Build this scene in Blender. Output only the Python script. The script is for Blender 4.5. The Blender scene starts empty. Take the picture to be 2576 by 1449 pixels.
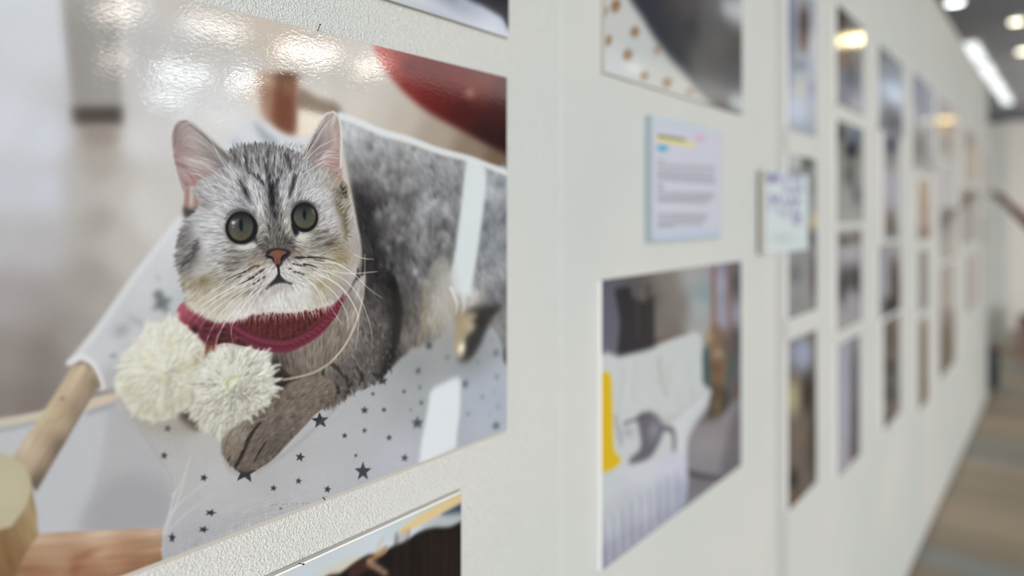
import bpy, bmesh, math, random
import numpy as np
from mathutils import Vector, Matrix

# ------------------------------------------------------------------ the place, in metres
# The gallery wall is the plane Y = 0 (its face looks towards -Y); X runs along it, Z is up.
F_PX, CX = 1860.0, 1288.0            # focal length and centre of the 2576 px wide frame
VPX, HZ = 2691.0, 542.0              # where the level lines of the wall meet
DIST = 0.56                          # camera to wall
CAMZ = 1.57
TH = math.atan((VPX - CX) / F_PX)
CT, ST = math.cos(TH), math.sin(TH)

def ray(x, y):
    u = (np.asarray(x, float) - CX) / F_PX
    v = (HZ - np.asarray(y, float)) / F_PX
    return CT + u * ST, ST - u * CT, v

def on_wall(x, y, off=0.0):
    """point of the plane Y = -off seen at a place of the photograph -> (X, Z)"""
    dx, dy, dz = ray(x, y)
    t = (DIST - off) / dy
    return dx * t, CAMZ + dz * t

def to_photo(X, Y, Z):
    rx, ry, rz = X, Y + DIST, Z - CAMZ
    d = rx * CT + ry * ST
    u = (rx * ST - ry * CT) / d
    return CX + F_PX * u, HZ - F_PX * rz / d

# ------------------------------------------------------------------ a small painter for printed pictures
def lerp(a, b, t):
    return a + (b - a) * t

def col(c):
    return np.array(c, np.float32) / 255.0

def box1(a, r, axis):
    if r < 1:
        return a
    a = np.moveaxis(a, axis, 0)
    p = np.pad(a, [(r + 1, r)] + [(0, 0)] * (a.ndim - 1), mode='edge')
    c = np.cumsum(p, axis=0, dtype=np.float64)
    o = (c[2 * r + 1:] - c[:-2 * r - 1]) / (2 * r + 1)
    return np.moveaxis(o.astype(np.float32), 0, axis)

def blur(a, s):
    if s < 0.35:
        return a
    if s < 1.2:
        k = min(0.33, s * s / 2)
        for ax in (0, 1):
            p = np.pad(a, [(1, 1) if i == ax else (0, 0) for i in range(a.ndim)], mode='edge')
            n = a.shape[ax]
            sl = lambda i: tuple(slice(i, i + n) if q == ax else slice(None) for q in range(a.ndim))
            a = (1 - 2 * k) * p[sl(1)] + k * (p[sl(0)] + p[sl(2)])
        return a.astype(np.float32)
    r = max(1, int(round((math.sqrt(4 * s * s + 1) - 1) / 2)))
    for _ in range(3):
        a = box1(box1(a, r, 0), r, 1)
    return a

def bil(a, x, y):
    h, w = a.shape[:2]
    x = np.clip(x, 0, w - 1.001); y = np.clip(y, 0, h - 1.001)
    x0 = x.astype(np.int32); y0 = y.astype(np.int32)
    fx = (x - x0).astype(np.float32); fy = (y - y0).astype(np.float32)
    if a.ndim == 3:
        fx = fx[..., None]; fy = fy[..., None]
    return (a[y0, x0] * (1 - fx) + a[y0, x0 + 1] * fx) * (1 - fy) + (a[y0 + 1, x0] * (1 - fx) + a[y0 + 1, x0 + 1] * fx) * fy

def smooth(pts, closed=True, n=6):
    P = [np.array(p, float) for p in pts]
    m = len(P); out = []
    for i in range(m if closed else m - 1):
        if closed:
            a, b, c, d = P[i - 1], P[i], P[(i + 1) % m], P[(i + 2) % m]
        else:
            a, b, c, d = P[max(i - 1, 0)], P[i], P[i + 1], P[min(i + 2, m - 1)]
        for k in range(n):
            t = k / n
            out.append(0.5 * (2 * b + (c - a) * t + (2 * a - 5 * b + 4 * c - d) * t * t + (3 * b - a - 3 * c + d) * t ** 3))
    if not closed:
        out.append(P[-1])
    return np.array(out)

class Picture:
    """a picture on a flat sheet of the wall; places are given as they appear in the photograph"""
    def __init__(s, X0, X1, Z0, Z1, W, H, off):
        s.X0, s.X1, s.Z0, s.Z1, s.W, s.H, s.off = X0, X1, Z0, Z1, W, H, off
        gx, gz = np.meshgrid(lerp(X0, X1, np.arange(W) / (W - 1)), lerp(Z1, Z0, np.arange(H) / (H - 1)))
        px, py = to_photo(gx, -off, gz)
        s.px, s.py = px.astype(np.float32), py.astype(np.float32)
        s.rgb = np.zeros((H, W, 3), np.float32) + 0.7
        s.ppx = 0.5 * ((W - 1) / (X1 - X0) + (H - 1) / (Z1 - Z0))
    def P(s, pts):
        p = np.asarray(pts, float)
        X, Z = on_wall(p[..., 0], p[..., 1], s.off)
        return np.stack([(X - s.X0) / (s.X1 - s.X0) * (s.W - 1), (s.Z1 - Z) / (s.Z1 - s.Z0) * (s.H - 1)], -1)
    def k(s, x, y):
        a = s.P([(x - 5, y), (x + 5, y), (x, y - 5), (x, y + 5)])
        return 0.5 * (np.linalg.norm(a[1] - a[0]) + np.linalg.norm(a[3] - a[2])) / 10
    def field(s, pts, power=3.0, step=8, soft=14.0):
        """smooth colours through scattered colour samples (x, y, (r, g, b))"""
        A = np.array([(p[0], p[1]) for p in pts], np.float32)
        K = np.array([p[2] for p in pts], np.float32) / 255.0
        sy = np.arange(0, s.H + step, step).clip(0, s.H - 1); sx = np.arange(0, s.W + step, step).clip(0, s.W - 1)
        gx = s.px[np.ix_(sy, sx)]; gy = s.py[np.ix_(sy, sx)]
        d2 = (gx[..., None] - A[:, 0]) ** 2 + (gy[..., None] - A[:, 1]) ** 2 + soft * soft
        w = d2 ** (-power / 2)
        o = (w @ K) / w.sum(-1, keepdims=True)
        yy, xx = np.mgrid[0:s.H, 0:s.W].astype(np.float32)
        return blur(bil(o.astype(np.float32), xx / step, yy / step), step * 0.5)
    def vfield(s, pts, step=8, power=2.6):
        """unit directions (on the sheet) through samples (x, y, dx, dy)"""
        V = []
        for x, y, dx, dy in pts:
            n = math.hypot(dx, dy)
            a = s.P([(x, y), (x + 4 * dx / n, y + 4 * dy / n)])
            v = a[1] - a[0]; v /= np.linalg.norm(v)
            V.append((x, y, v[0], v[1]))
        V = np.array(V, np.float32)
        sy = np.arange(0, s.H + step, step).clip(0, s.H - 1); sx = np.arange(0, s.W + step, step).clip(0, s.W - 1)
        gx = s.px[np.ix_(sy, sx)]; gy = s.py[np.ix_(sy, sx)]
        w = ((gx[..., None] - V[:, 0]) ** 2 + (gy[..., None] - V[:, 1]) ** 2 + 60) ** (-power / 2)
        o = (w @ V[:, 2:]) / w.sum(-1, keepdims=True)
        yy, xx = np.mgrid[0:s.H, 0:s.W].astype(np.float32)
        o = bil(o.astype(np.float32), xx / step, yy / step)
        return o / (np.linalg.norm(o, axis=-1, keepdims=True) + 1e-6)
    def poly(s, pts, soft=0.0, curve=True, n=6, photo=True):
        """coverage of a closed outline; soft = blur in photograph px"""
        q = smooth(pts, True, n) if curve else np.array(pts, float)
        kk = s.k(*np.mean(np.array(pts, float), 0)) if photo else 1.0
        if photo:
            q = s.P(q)
        m = np.zeros((s.H, s.W), np.float32)
        y0 = max(0, int(q[:, 1].min())); y1 = min(s.H, int(q[:, 1].max()) + 2)
        x0 = max(0, int(q[:, 0].min())); x1 = min(s.W, int(q[:, 0].max()) + 2)
        if y1 <= y0 or x1 <= x0:
            return m
        SS = 4
        ys = (np.arange((y1 - y0) * SS) + 0.5) / SS + y0 - 0.5
        a, b = q, np.roll(q, -1, 0)
        hit = (a[None, :, 1] <= ys[:, None]) != (b[None, :, 1] <= ys[:, None])
        dy = b[:, 1] - a[:, 1]; dy = np.where(np.abs(dy) < 1e-9, 1e-9, dy)
        xs = a[None, :, 0] + (ys[:, None] - a[None, :, 1]) / dy * (b - a)[None, :, 0]
        xs = np.sort(np.where(hit, xs, 1e9), 1)
        nmax = int(hit.sum(1).max()) if hit.size else 0
        cx = np.arange(x0, x1) - 0.5
        cov = np.zeros((len(ys), x1 - x0), np.float32)
        for j in range(0, nmax - 1, 2):
            cov += np.clip(np.minimum(xs[:, j + 1:j + 2], cx + 1) - np.maximum(xs[:, j:j + 1], cx), 0, 1)
        m[y0:y1, x0:x1] = cov.reshape(y1 - y0, SS, -1).mean(1)
        return blur(m, soft * kk) if soft else m
    def lay(s, m, c, a=1.0, arr=None):
        arr = s.rgb if arr is None else arr
        c = c if isinstance(c, np.ndarray) and c.ndim == 3 else col(c)
        arr += (m * a)[..., None] * (c - arr)
    def shape(s, pts, c, soft=0.0, a=1.0, arr=None, curve=True, clip=None):
        m = s.poly(pts, soft, curve)
        if clip is not None:
            m = m * clip
        s.lay(m, c, a, arr)
    def blob(s, x, y, rx, ry, c, a=1.0, rot=0.0, arr=None, hard=2.0, clip=None):
        arr = s.rgb if arr is None else arr
        cr, sr = math.cos(math.radians(rot)), math.sin(math.radians(rot))
        R = 2.2 * max(rx, ry)
        q = s.P([(x - R, y - R), (x + R, y - R), (x - R, y + R), (x + R, y + R)])
        x0, y0 = np.floor(q.min(0)).astype(int); x1, y1 = np.ceil(q.max(0)).astype(int) + 1
        x0, y0 = max(x0, 0), max(y0, 0); x1, y1 = min(x1, s.W), min(y1, s.H)
        if x1 <= x0 or y1 <= y0:
            return
        dx = s.px[y0:y1, x0:x1] - x; dy = s.py[y0:y1, x0:x1] - y
        u = (dx * cr + dy * sr) / rx; v = (-dx * sr + dy * cr) / ry
        m = a * np.exp(-(u * u + v * v) ** (hard / 2) * 0.9)
        if clip is not None:
            m = m * clip[y0:y1, x0:x1]
        if isinstance(c, np.ndarray) and c.ndim == 3:
            cc = c[y0:y1, x0:x1]
        else:
            cc = col(c)
        arr[y0:y1, x0:x1] += m[..., None] * (cc - arr[y0:y1, x0:x1])
    def stroke(s, pts, w0, w1, c, a=1.0, arr=None, curve=True, n=5, mid=None, soft=0.7):
        """tapering line; widths in photograph px"""
        arr = s.rgb if arr is None else arr
        q = smooth(pts, False, n) if curve and len(pts) > 2 else np.array(pts, float)
        k = s.k(*q[len(q) // 2]); q = s.P(q)
        if q[:, 0].max() < 0 or q[:, 1].max() < 0 or q[:, 0].min() > s.W or q[:, 1].min() > s.H:
            return
        T = np.linspace(0, 1, len(q))
        wd = lerp(w0, w1, T) if mid is None else np.interp(T, [0, .5, 1], [w0, mid, w1])
        wd = wd * k * 0.5
        pad = wd.max() + 2
        x0 = max(0, int(q[:, 0].min() - pad)); x1 = min(s.W, int(q[:, 0].max() + pad) + 2)
        y0 = max(0, int(q[:, 1].min() - pad)); y1 = min(s.H, int(q[:, 1].max() + pad) + 2)
        if x1 <= x0 or y1 <= y0:
            return
        yy, xx = np.mgrid[y0:y1, x0:x1].astype(np.float32)
        best = np.zeros(xx.shape, np.float32)
        for i in range(len(q) - 1):
            ax, ay = q[i]; bx, by = q[i + 1]
            L2 = (bx - ax) ** 2 + (by - ay) ** 2 + 1e-9
            t = np.clip(((xx - ax) * (bx - ax) + (yy - ay) * (by - ay)) / L2, 0, 1)
            d = np.hypot(xx - ax - t * (bx - ax), yy - ay - t * (by - ay))
            r = lerp(wd[i], wd[i + 1], t)
            m = np.clip((r + soft - d) / (2 * soft), 0, 1) * np.minimum(1, 2 * r + 0.15)
            best = np.maximum(best, m)
        arr[y0:y1, x0:x1] += (best * a)[..., None] * (col(c) - arr[y0:y1, x0:x1])
    def star(s, x, y, r, c, rot=0.0, sx=1.0, sy=1.0, soft=0.8, a=1.0, clip=None, inner=0.42):
        pts = []
        for i in range(10):
            t = math.radians(rot - 90 + i * 36); q = r if i % 2 == 0 else r * inner
            pts.append((x + sx * q * math.cos(t), y + sy * q * math.sin(t)))
        s.shape(pts, c, soft, a, curve=False, clip=clip)
    def hair(s, alpha, rgb, flow, amp=0.12, jag=5.0, L=12, seed=1, coarse=0.5, edge=None, cw=1.6):
        """combs a layer of fur along the flow and lays it on the picture"""
        rs = np.random.RandomState(seed)
        ys, xs = np.where(alpha > 0.004)
        pad = int(jag * 2.5 + 3)
        y0, y1 = max(0, ys.min() - pad), min(s.H, ys.max() + pad + 1)
        x0, x1 = max(0, xs.min() - pad), min(s.W, xs.max() + pad + 1)
        fl = flow[y0:y1, x0:x1]; h, w = fl.shape[:2]
        def lic(noise, L):
            acc = noise.copy(); wsum = 1.0
            for sg in (1, -1):
                yy, xx = np.mgrid[0:h, 0:w].astype(np.float32)
                for i in range(1, L):
                    ix = np.clip(np.rint(xx), 0, w - 1).astype(np.int32); iy = np.clip(np.rint(yy), 0, h - 1).astype(np.int32)
                    v = fl[iy, ix]
                    xx = xx + sg * v[..., 0]; yy = yy + sg * v[..., 1]
                    g = 1 - i / L
                    acc += g * bil(noise, xx, yy); wsum += g
            acc -= acc.mean()
            return acc / (acc.std() + 1e-6)
        fine = lic(rs.randn(h, w).astype(np.float32), L)
        clump = lic(blur(rs.randn(h, w).astype(np.float32), cw), int(L * 1.6))
        d = fine * (1 - coarse) + clump * coarse
        d /= d.std()
        yy, xx = np.mgrid[0:h, 0:w].astype(np.float32)
        e = clump * 0.6 + fine * 0.6
        jx = xx + fl[..., 0] * jag * e; jy = yy + fl[..., 1] * jag * e
        A = bil(alpha[y0:y1, x0:x1], xx + fl[..., 0] * jag * .6 * e, yy + fl[..., 1] * jag * .6 * e)
        C = bil(rgb[y0:y1, x0:x1], jx, jy)
        am = amp if np.isscalar(amp) else amp[y0:y1, x0:x1]
        lum = C.mean(-1)
        C = C + (d * am * (0.35 + 0.75 * np.sqrt(np.clip(lum, 0, 1))))[..., None]
        C = np.clip(C, 0.02, 0.97)
        b = s.rgb[y0:y1, x0:x1]
        b += A[..., None] * (C - b)

# ------------------------------------------------------------------ the picture of the tabby
SHEET = 0.0065                        # front face of a mounted print, off the wall

def cat_picture(W=1040, H=860):
    X1, Z1 = on_wall(1275, 195, SHEET); _, Z0 = on_wall(1275, 1080, SHEET)
    p = Picture(float(X1) - 0.586, float(X1), float(Z0), float(Z1), W, H, SHEET)
    rnd = random.Random(5)
    new = lambda: np.zeros_like(p.rgb)
    # --- soft room behind, with milky paper haze painted in
    p.rgb[:] = p.field([(-180, 0, (198, 201, 206)), (0, 0, (194, 198, 202)), (100, 100, (195, 198, 203)), (0, 300, (195, 198, 205)),
        (120, 350, (193, 196, 204)), (0, 480, (186, 188, 195)), (120, 480, (188, 190, 198)), (0, 600, (176, 174, 176)), (100, 620, (174, 172, 174)),
        (0, 750, (160, 155, 154)), (100, 760, (156, 150, 148)), (0, 900, (142, 135, 131)), (100, 900, (136, 128, 124)), (0, 1020, (132, 124, 119)),
        (80, 1020, (126, 118, 112)), (180, 840, (150, 144, 139)), (250, 560, (163, 158, 151)), (230, 700, (157, 151, 145)), (300, 600, (180, 175, 169)),
        (250, 420, (166, 160, 151)), (250, 350, (160, 152, 143)), (350, 500, (194, 191, 187)), (380, 560, (194, 191, 188)), (330, 650, (180, 176, 171)),
        (280, 770, (163, 158, 151)), (350, 350, (198, 197, 197)), (400, 250, (192, 191, 191)), (340, 100, (182, 180, 179)), (450, 120, (186, 185, 184)),
        (550, 60, (184, 177, 168)), (500, 20, (180, 175, 168)), (640, 60, (184, 174, 161)), (700, 90, (184, 173, 160)), (600, 180, (190, 188, 186)),
        (560, 260, (200, 200, 201)), (500, 300, (202, 202, 202)), (600, 290, (205, 206, 208)), (640, 250, (208, 200, 189)), (800, 100, (184, 176, 166)),
        (850, 180, (190, 186, 180)), (800, 200, (196, 192, 185)), (900, 200, (193, 188, 180)), (800, 240, (202, 198, 189)), (900, 260, (200, 194, 185)),
        (1000, 300, (186, 176, 165)), (960, 290, (193, 186, 177)), (1100, 340, (168, 156, 143)), (1180, 380, (142, 126, 108)), (1260, 410, (120, 99, 80)),
        (1290, 440, (116, 96, 78)), (300, 480, (182, 177, 170)), (200, 480, (176, 172, 168))], power=3.4)
    p.shape([(150, -60), (290, -60), (297, 150), (306, 300), (300, 312), (188, 310), (180, 250), (166, 120)], (151, 148, 144), 9, curve=False)
    p.shape([(230, -60), (290, -60), (300, 290), (250, 290)], (160, 157, 154), 18, .6, curve=False)
    p.shape([(184, 270), (306, 268), (303, 312), (190, 314)], (84, 76, 71), 10, .95, curve=False)
    p.shape([(195, 312), (305, 312), (290, 360), (215, 360)], (140, 130, 120), 13, .5, curve=False)
    p.shape([(100, 830), (140, 780), (130, 1000), (90, 1010)], (116, 108, 103), 26, .45)
    # brown chair post and rail, pale haze painted at the post top
    p.shape([(757, 222), (800, 246), (850, 262), (856, 296), (800, 284), (742, 268), (742, 238)], (142, 125, 110), 7, .95)
    p.shape([(748, 284), (800, 292), (846, 312), (840, 345), (735, 352)], (222, 211, 195), 7, .9)
    p.shape([(650, 186), (745, 190), (742, 345), (706, 326), (670, 304), (658, 250)], (150, 112, 92), 9, .95, curve=False)
    p.shape([(690, 190), (742, 192), (738, 338), (690, 318)], (122, 78, 60), 9, .9, curve=False)
    p.blob(668, 200, 26, 22, (188, 164, 142), .75); p.blob(720, 192, 30, 10, (104, 76, 66), .7); p.blob(668, 262, 14, 34, (170, 134, 112), .5)
    p.blob(726, 220, 16, 20, (150, 116, 100), .5); p.shape([(700, 260), (735, 262), (733, 335), (705, 322)], (126, 80, 62), 10, .6)
    # red cushion
    red = p.poly([(944, 100), (1000, 60), (1340, 60), (1340, 420), (1275, 388), (1230, 366), (1150, 322), (1080, 283), (1022, 236), (976, 184), (950, 140)], 6)
    rf = p.field([(950, 130, (190, 100, 96)), (980, 160, (186, 92, 90)), (1000, 190, (160, 66, 64)), (1030, 165, (112, 48, 48)), (1010, 130, (150, 70, 68)),
        (1030, 220, (134, 50, 48)), (1080, 240, (120, 42, 40)), (1090, 180, (116, 44, 42)), (1150, 200, (122, 46, 44)), (1150, 280, (88, 38, 38)),
        (1180, 290, (84, 38, 38)), (1200, 220, (124, 50, 44)), (1230, 200, (124, 54, 46)), (1260, 220, (92, 42, 42)), (1250, 280, (78, 40, 42)),
        (1220, 330, (62, 38, 40)), (1270, 350, (58, 36, 38)), (1120, 260, (108, 40, 38))], power=3)
    p.lay(red, rf)
    p.blob(1182, 234, 13, 12, (168, 128, 126), .7)
    # white cloth behind the head
    p.shape([(560, 380), (584, 345), (612, 315), (640, 302), (668, 310), (700, 332), (735, 345), (790, 350), (830, 400), (760, 430), (600, 430)], (200, 203, 208), 8)
    p.shape([(640, 306), (668, 330), (700, 356), (690, 372), (655, 345)], (150, 156, 160), 7, .75)
    p.blob(590, 355, 18, 14, (184, 189, 198), .6)
    # hammock fabric
    fab = p.field([(300, 1000, (176, 175, 172)), (400, 1100, (168, 166, 163)), (450, 1200, (172, 171, 171)), (600, 1250, (172, 172, 174)),
        (500, 1350, (168, 168, 172)), (750, 1150, (170, 170, 172)), (800, 1200, (174, 175, 178)), (900, 1100, (170, 172, 176)), (1000, 1150, (173, 176, 185)),
        (1000, 1000, (158, 161, 164)), (1050, 920, (146, 150, 152)), (950, 1030, (166, 169, 172)), (1100, 1000, (158, 162, 166)), (1200, 1000, (166, 172, 184)),
        (1250, 950, (166, 173, 185)), (1230, 1060, (168, 174, 186)), (1180, 900, (148, 152, 156)), (1100, 880, (150, 152, 152)), (560, 1210, (176, 175, 176)),
        (430, 1050, (160, 155, 148)), (520, 1110, (172, 170, 168)), (650, 1200, (168, 168, 170)), (470, 780, (176, 178, 182)), (300, 860, (186, 188, 192)),
        (380, 700, (190, 192, 195)), (440, 600, (196, 197, 199)), (240, 900, (186, 188, 191)), (280, 960, (166, 166, 168))], power=3)
    inner = [(-220, 1100), (0, 1066), (120, 1038), (280, 1012), (300, 1000), (345, 1070), (395, 1150), (425, 1190), (436, 1245), (420, 1300), (408, 1345), (60, 1360), (-220, 1360)]
    p.shape(inner, (176, 178, 182), 4)
    p.shape([(275, 1020), (330, 1050), (420, 1190), (425, 1330), (210, 1345), (235, 1230), (262, 1120)], (164, 163, 165), 9, .7)
    p.shape([(250, 1230), (330, 1190), (425, 1230), (410, 1340), (215, 1345)], (150, 150, 153), 16, .65)
    p.shape([(-220, 1082), (0, 1052), (120, 1030), (280, 992), (284, 1010), (120, 1052), (0, 1078), (-220, 1110)], (186, 178, 162), 3)
    p.shape([(-220, 1102), (0, 1076), (90, 1058), (90, 1066), (0, 1088), (-220, 1116)], (150, 154, 156), 4, .8)
    p.shape([(225, 1010), (280, 992), (284, 1010), (230, 1028)], (196, 176, 160), 4, .8)
    p.shape([(222, 1034), (284, 1014), (288, 1022), (222, 1044)], (140, 142, 144), 4, .7)
    sheet = p.poly([(288, 960), (310, 1010), (350, 1075), (395, 1140), (428, 1195), (438, 1245), (422, 1300), (409, 1345), (404, 1480), (1340, 1480), (1340, 850),
                    (1100, 800), (900, 880), (600, 900), (400, 900), (310, 900)], 2.2)
    p.lay(sheet, fab)
    # creases and weave of the fabric
    for a, b, c, w, al in [((436, 1245), (455, 1215), (480, 1150), 7, .35), ((430, 1290), (470, 1250), (520, 1215), 8, .3), ((420, 1340), (470, 1290), (540, 1240), 10, .25), ((415, 1340), (450, 1250), (468, 1190), 5, .5)]:
        p.stroke([a, b, c], w, 2, (200, 201, 203), al, soft=2.5)
    p.stroke([(438, 1240), (424, 1300), (410, 1345), (405, 1410)], 5, 4, (198, 199, 201), .6, soft=2)
    rs = np.random.RandomState(3)
    wv = blur(rs.randn(H, W).astype(np.float32), 0.4)
    wx = box1(wv, 7, 1); wy = box1(wv, 7, 0)
    band = p.poly([(404, 1345), (480, 1345), (600, 1290), (760, 1262), (640, 1330), (560, 1370), (404, 1430)], 16)
    p.rgb += ((wx + wy) * (0.010 + 0.05 * band) * sheet)[..., None]
    p.shape([(408, 1350), (470, 1330), (620, 1290), (700, 1280), (560, 1345), (404, 1420)], (150, 150, 155), 12, .25)
    # folded sleeve of the fabric over the pole
    sl = p.poly([(174, 912), (205, 870), (260, 800), (330, 700), (400, 610), (452, 548), (500, 560), (520, 800), (330, 900), (285, 975), (258, 968), (248, 935), (228, 908), (205, 900)], 4)
    p.lay(sl, fab)
    p.stroke([(452, 552), (400, 618), (330, 708), (262, 808), (212, 872), (184, 905)], 16, 12, (204, 206, 208), .75, soft=5)
    p.shape([(404, 730), (414, 748), (432, 752), (420, 768), (424, 790), (404, 776), (384, 780), (394, 758), (386, 738)], (98, 106, 108), 6, .9)
    p.blob(305, 832, 22, 17, (140, 143, 147), .6, -30); p.blob(345, 808, 26, 10, (146, 148, 152), .45, 30); p.blob(398, 700, 9, 12, (170, 174, 177), .5)
    p.blob(286, 895, 10, 6, (120, 124, 128), .55); p.blob(330, 868, 30, 12, (158, 160, 165), .4, -30); p.blob(440, 680, 10, 60, (182, 184, 192), .4, 20)
    p.stroke([(176, 912), (205, 898), (232, 915), (248, 945), (258, 975)], 16, 14, (206, 207, 208), .9, soft=3)
    p.stroke([(200, 916), (222, 920), (240, 945), (250, 972)], 5, 5, (120, 108, 92), .75, soft=3)
    # poles
    pole = p.poly([(182, 920), (206, 914), (232, 930), (250, 966), (92, 1236), (60, 1200), (30, 1150), (100, 1050)], 2.5, curve=False)
    pf = p.field([(190, 925, (186, 172, 146)), (215, 940, (178, 160, 134)), (240, 960, (128, 112, 92)), (120, 1040, (190, 176, 148)), (150, 1050, (178, 158, 132)), (195, 1050, (122, 108, 92)),
        (70, 1120, (186, 172, 150)), (100, 1120, (176, 154, 130)), (150, 1130, (112, 99, 86)), (60, 1180, (170, 150, 128)), (95, 1220, (104, 92, 80)), (180, 980, (184, 166, 140)), (210, 1010, (140, 122, 102))], power=4)
    gn = blur(rs.randn(H, W).astype(np.float32), 0.6)
    gflow = p.vfield([(180, 960, -120, 200), (80, 1150, -120, 200), (60, 1300, 3, 10), (30, 1350, 3, 10)])
    gflow2 = p.vfield([(100, 1400, 10, -.9), (400, 1370, 10, -.7)])
    tmp = new(); tmp[:] = pf
    p.hair(pole, tmp, gflow, .022, 1, 22, 3, coarse=.6, cw=2.2)
    p.blob(157, 1003, 5, 4, (120, 104, 84), .8); p.stroke([(118, 1062), (145, 1058), (170, 1038)], 3, 3, (148, 128, 98), .5, soft=2); p.blob(160, 1040, 30, 10, (160, 140, 108), .35, -30)
    pole2 = p.poly([(82, 1346), (120, 1340), (408, 1328), (404, 1480), (20, 1480), (40, 1430)], 1.5, curve=False)
    pf = p.field([(100, 1350, (186, 160, 138)), (250, 1340, (196, 174, 152)), (400, 1335, (184, 160, 142)), (100, 1390, (172, 142, 114)), (250, 1375, (180, 150, 122)), (400, 1380, (168, 136, 106)),
        (80, 1430, (152, 114, 86)), (220, 1420, (152, 110, 82)), (340, 1430, (148, 108, 80)), (400, 1410, (146, 108, 80)), (300, 1400, (166, 128, 100))], power=3)
    tmp[:] = pf
    p.blob(215, 1395, 34, 9, (138, 88, 60), .55, -20, arr=tmp); p.blob(190, 1430, 22, 14, (128, 76, 50), .5, -60, arr=tmp); p.blob(120, 1440, 50, 12, (132, 88, 62), .4, -8, arr=tmp)
    p.hair(pole2, tmp, gflow2, .022, 1, 30, 4, coarse=.7, cw=2.4)
    cyl = p.poly([(-220, 1180), (0, 1150), (78, 1215), (92, 1290), (97, 1345), (60, 1400), (28, 1480), (-220, 1480)], 1.5, curve=False)
    pf = p.field([(80, 1260, (158, 138, 104)), (90, 1330, (164, 142, 106)), (50, 1350, (142, 116, 82)), (20, 1400, (134, 106, 72)), (10, 1440, (126, 98, 66)), (60, 1390, (136, 106, 76)), (-100, 1400, (130, 102, 70))])
    tmp[:] = pf
    p.hair(cyl, tmp, gflow, .02, 1, 20, 5, coarse=.7, cw=2)
    p.shape([(-220, 1150), (-60, 1130), (0, 1138), (40, 1156), (68, 1184), (79, 1222), (68, 1264), (44, 1302), (0, 1332), (-220, 1345)], (176, 168, 141), 2, curve=True)
    p.blob(20, 1230, 40, 60, (186, 178, 152), .5)
    # stars of the fabric
    dk = (42, 46, 53)
    for x, y, r, rot, sx, sy, a in [(805, 1058, 23, -4, 1, .92, .97), (617, 1188, 31, 6, 1.0, .92, .97), (913, 1186, 24, 0, .92, 1.05, .82), (1050, 1064, 17, 0, 1, 1, .7), (962, 958, 15, 0, 1, .85, .9),
            (755, 1150, 13, 12, 1, .95, .9), (513, 1202, 11, 16, 1, .95, .95), (688, 1228, 9.5, 10, 1, .95, .9), (751, 1210, 9, 8, 1, 1, .85), (824, 1231, 10, 10, 1, 1.05, .9), (530, 1290, 15, 20, 1.1, .65, .92),
            (512, 1332, 13, 22, 1.1, .75, .97), (433, 1353, 12, 4, .85, 1.25, .97), (422, 1078, 12, 12, 1, .95, .85), (413, 1146, 11, 10, .9, 1, .88), (867, 1096, 8, 0, 1, 1, .85), (917, 1083, 7.5, 0, 1, 1, .8),
            (979, 1101, 8.5, 0, 1, 1, .8), (917, 1032, 11, 0, 1, .95, .85), (966, 1031, 7.5, 0, 1, 1, .8), (938, 991, 6.5, 0, 1, 1, .7), (1016, 985, 6.5, 0, 1, 1, .72), (1052, 933, 8.5, 0, 1, 1, .8), (1056, 975, 6, 0, 1, 1, .6),
            (1060, 1013, 7.5, 0, 1, 1, .6), (1033, 1031, 5, 0, 1, 1, .4), (1079, 869, 13, 0, 1, 1, .72), (1125, 899, 7, 0, 1, 1, .5), (1170, 966, 12, 10, 1, 1, .6), (895, 1146, 5.5, 0, 1, 1, .8), (1018, 1152, 11, 8, 1, 1, .72),
            (1213, 999, 7, 0, 1, 1, .38), (1250, 948, 8, 0, 1, 1, .45), (1178, 1041, 6.5, 0, 1, 1, .4), (1252, 1023, 7, 0, 1, 1, .36), (1248, 1071, 13, 0, 1, .8, .7), (1245, 987, 6, 0, 1, 1, .22), (1232, 1041, 5, 0, 1, 1, .2),
            (1248, 888, 11, 0, 1, 1, .65), (1203, 909, 7, 0, 1, 1, .35), (706, 1279, 5, 0, 1.2, .5, .8), (1237, 855, 6, 0, 1, 1, .3)]:
        far = max(0, (x - 850) / 420.0)
        p.star(x, y, r, dk, rot, sx, sy, soft=1.0 + 2.6 * far, a=a)
    for i in range(8):
        p.blob(685 + i * 13 - (i % 2) * 3, 1270 - i * .6, 2.5, 2, (128, 130, 136), .6)
    # sunlit patch on the fabric
    p.shape([(1082, 986), (1094, 974), (1148, 948), (1160, 954), (1157, 1040), (1150, 1085), (1147, 1128), (1054, 1165), (1060, 1110), (1074, 1040)], (207, 213, 217), 4, .97, curve=False)
    p.shape([(1145, 800), (1220, 840), (1260, 900), (1230, 940), (1150, 940), (1120, 880)], (140, 143, 146), 16, .35)

    # --- body fur
    body = p.poly([(850, 288), (880, 300), (960, 338), (1100, 386), (1175, 404), (1225, 424), (1340, 455), (1340, 930), (1272, 915), (1262, 870), (1240, 826), (1205, 838), (1150, 800), (1105, 850), (1060, 868), (1030, 880), (1005, 905),
                   (975, 935), (950, 962), (900, 985), (860, 1010), (820, 1030), (760, 990), (690, 960), (700, 870), (860, 760), (900, 600)], 3)
    bf = new()
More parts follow.
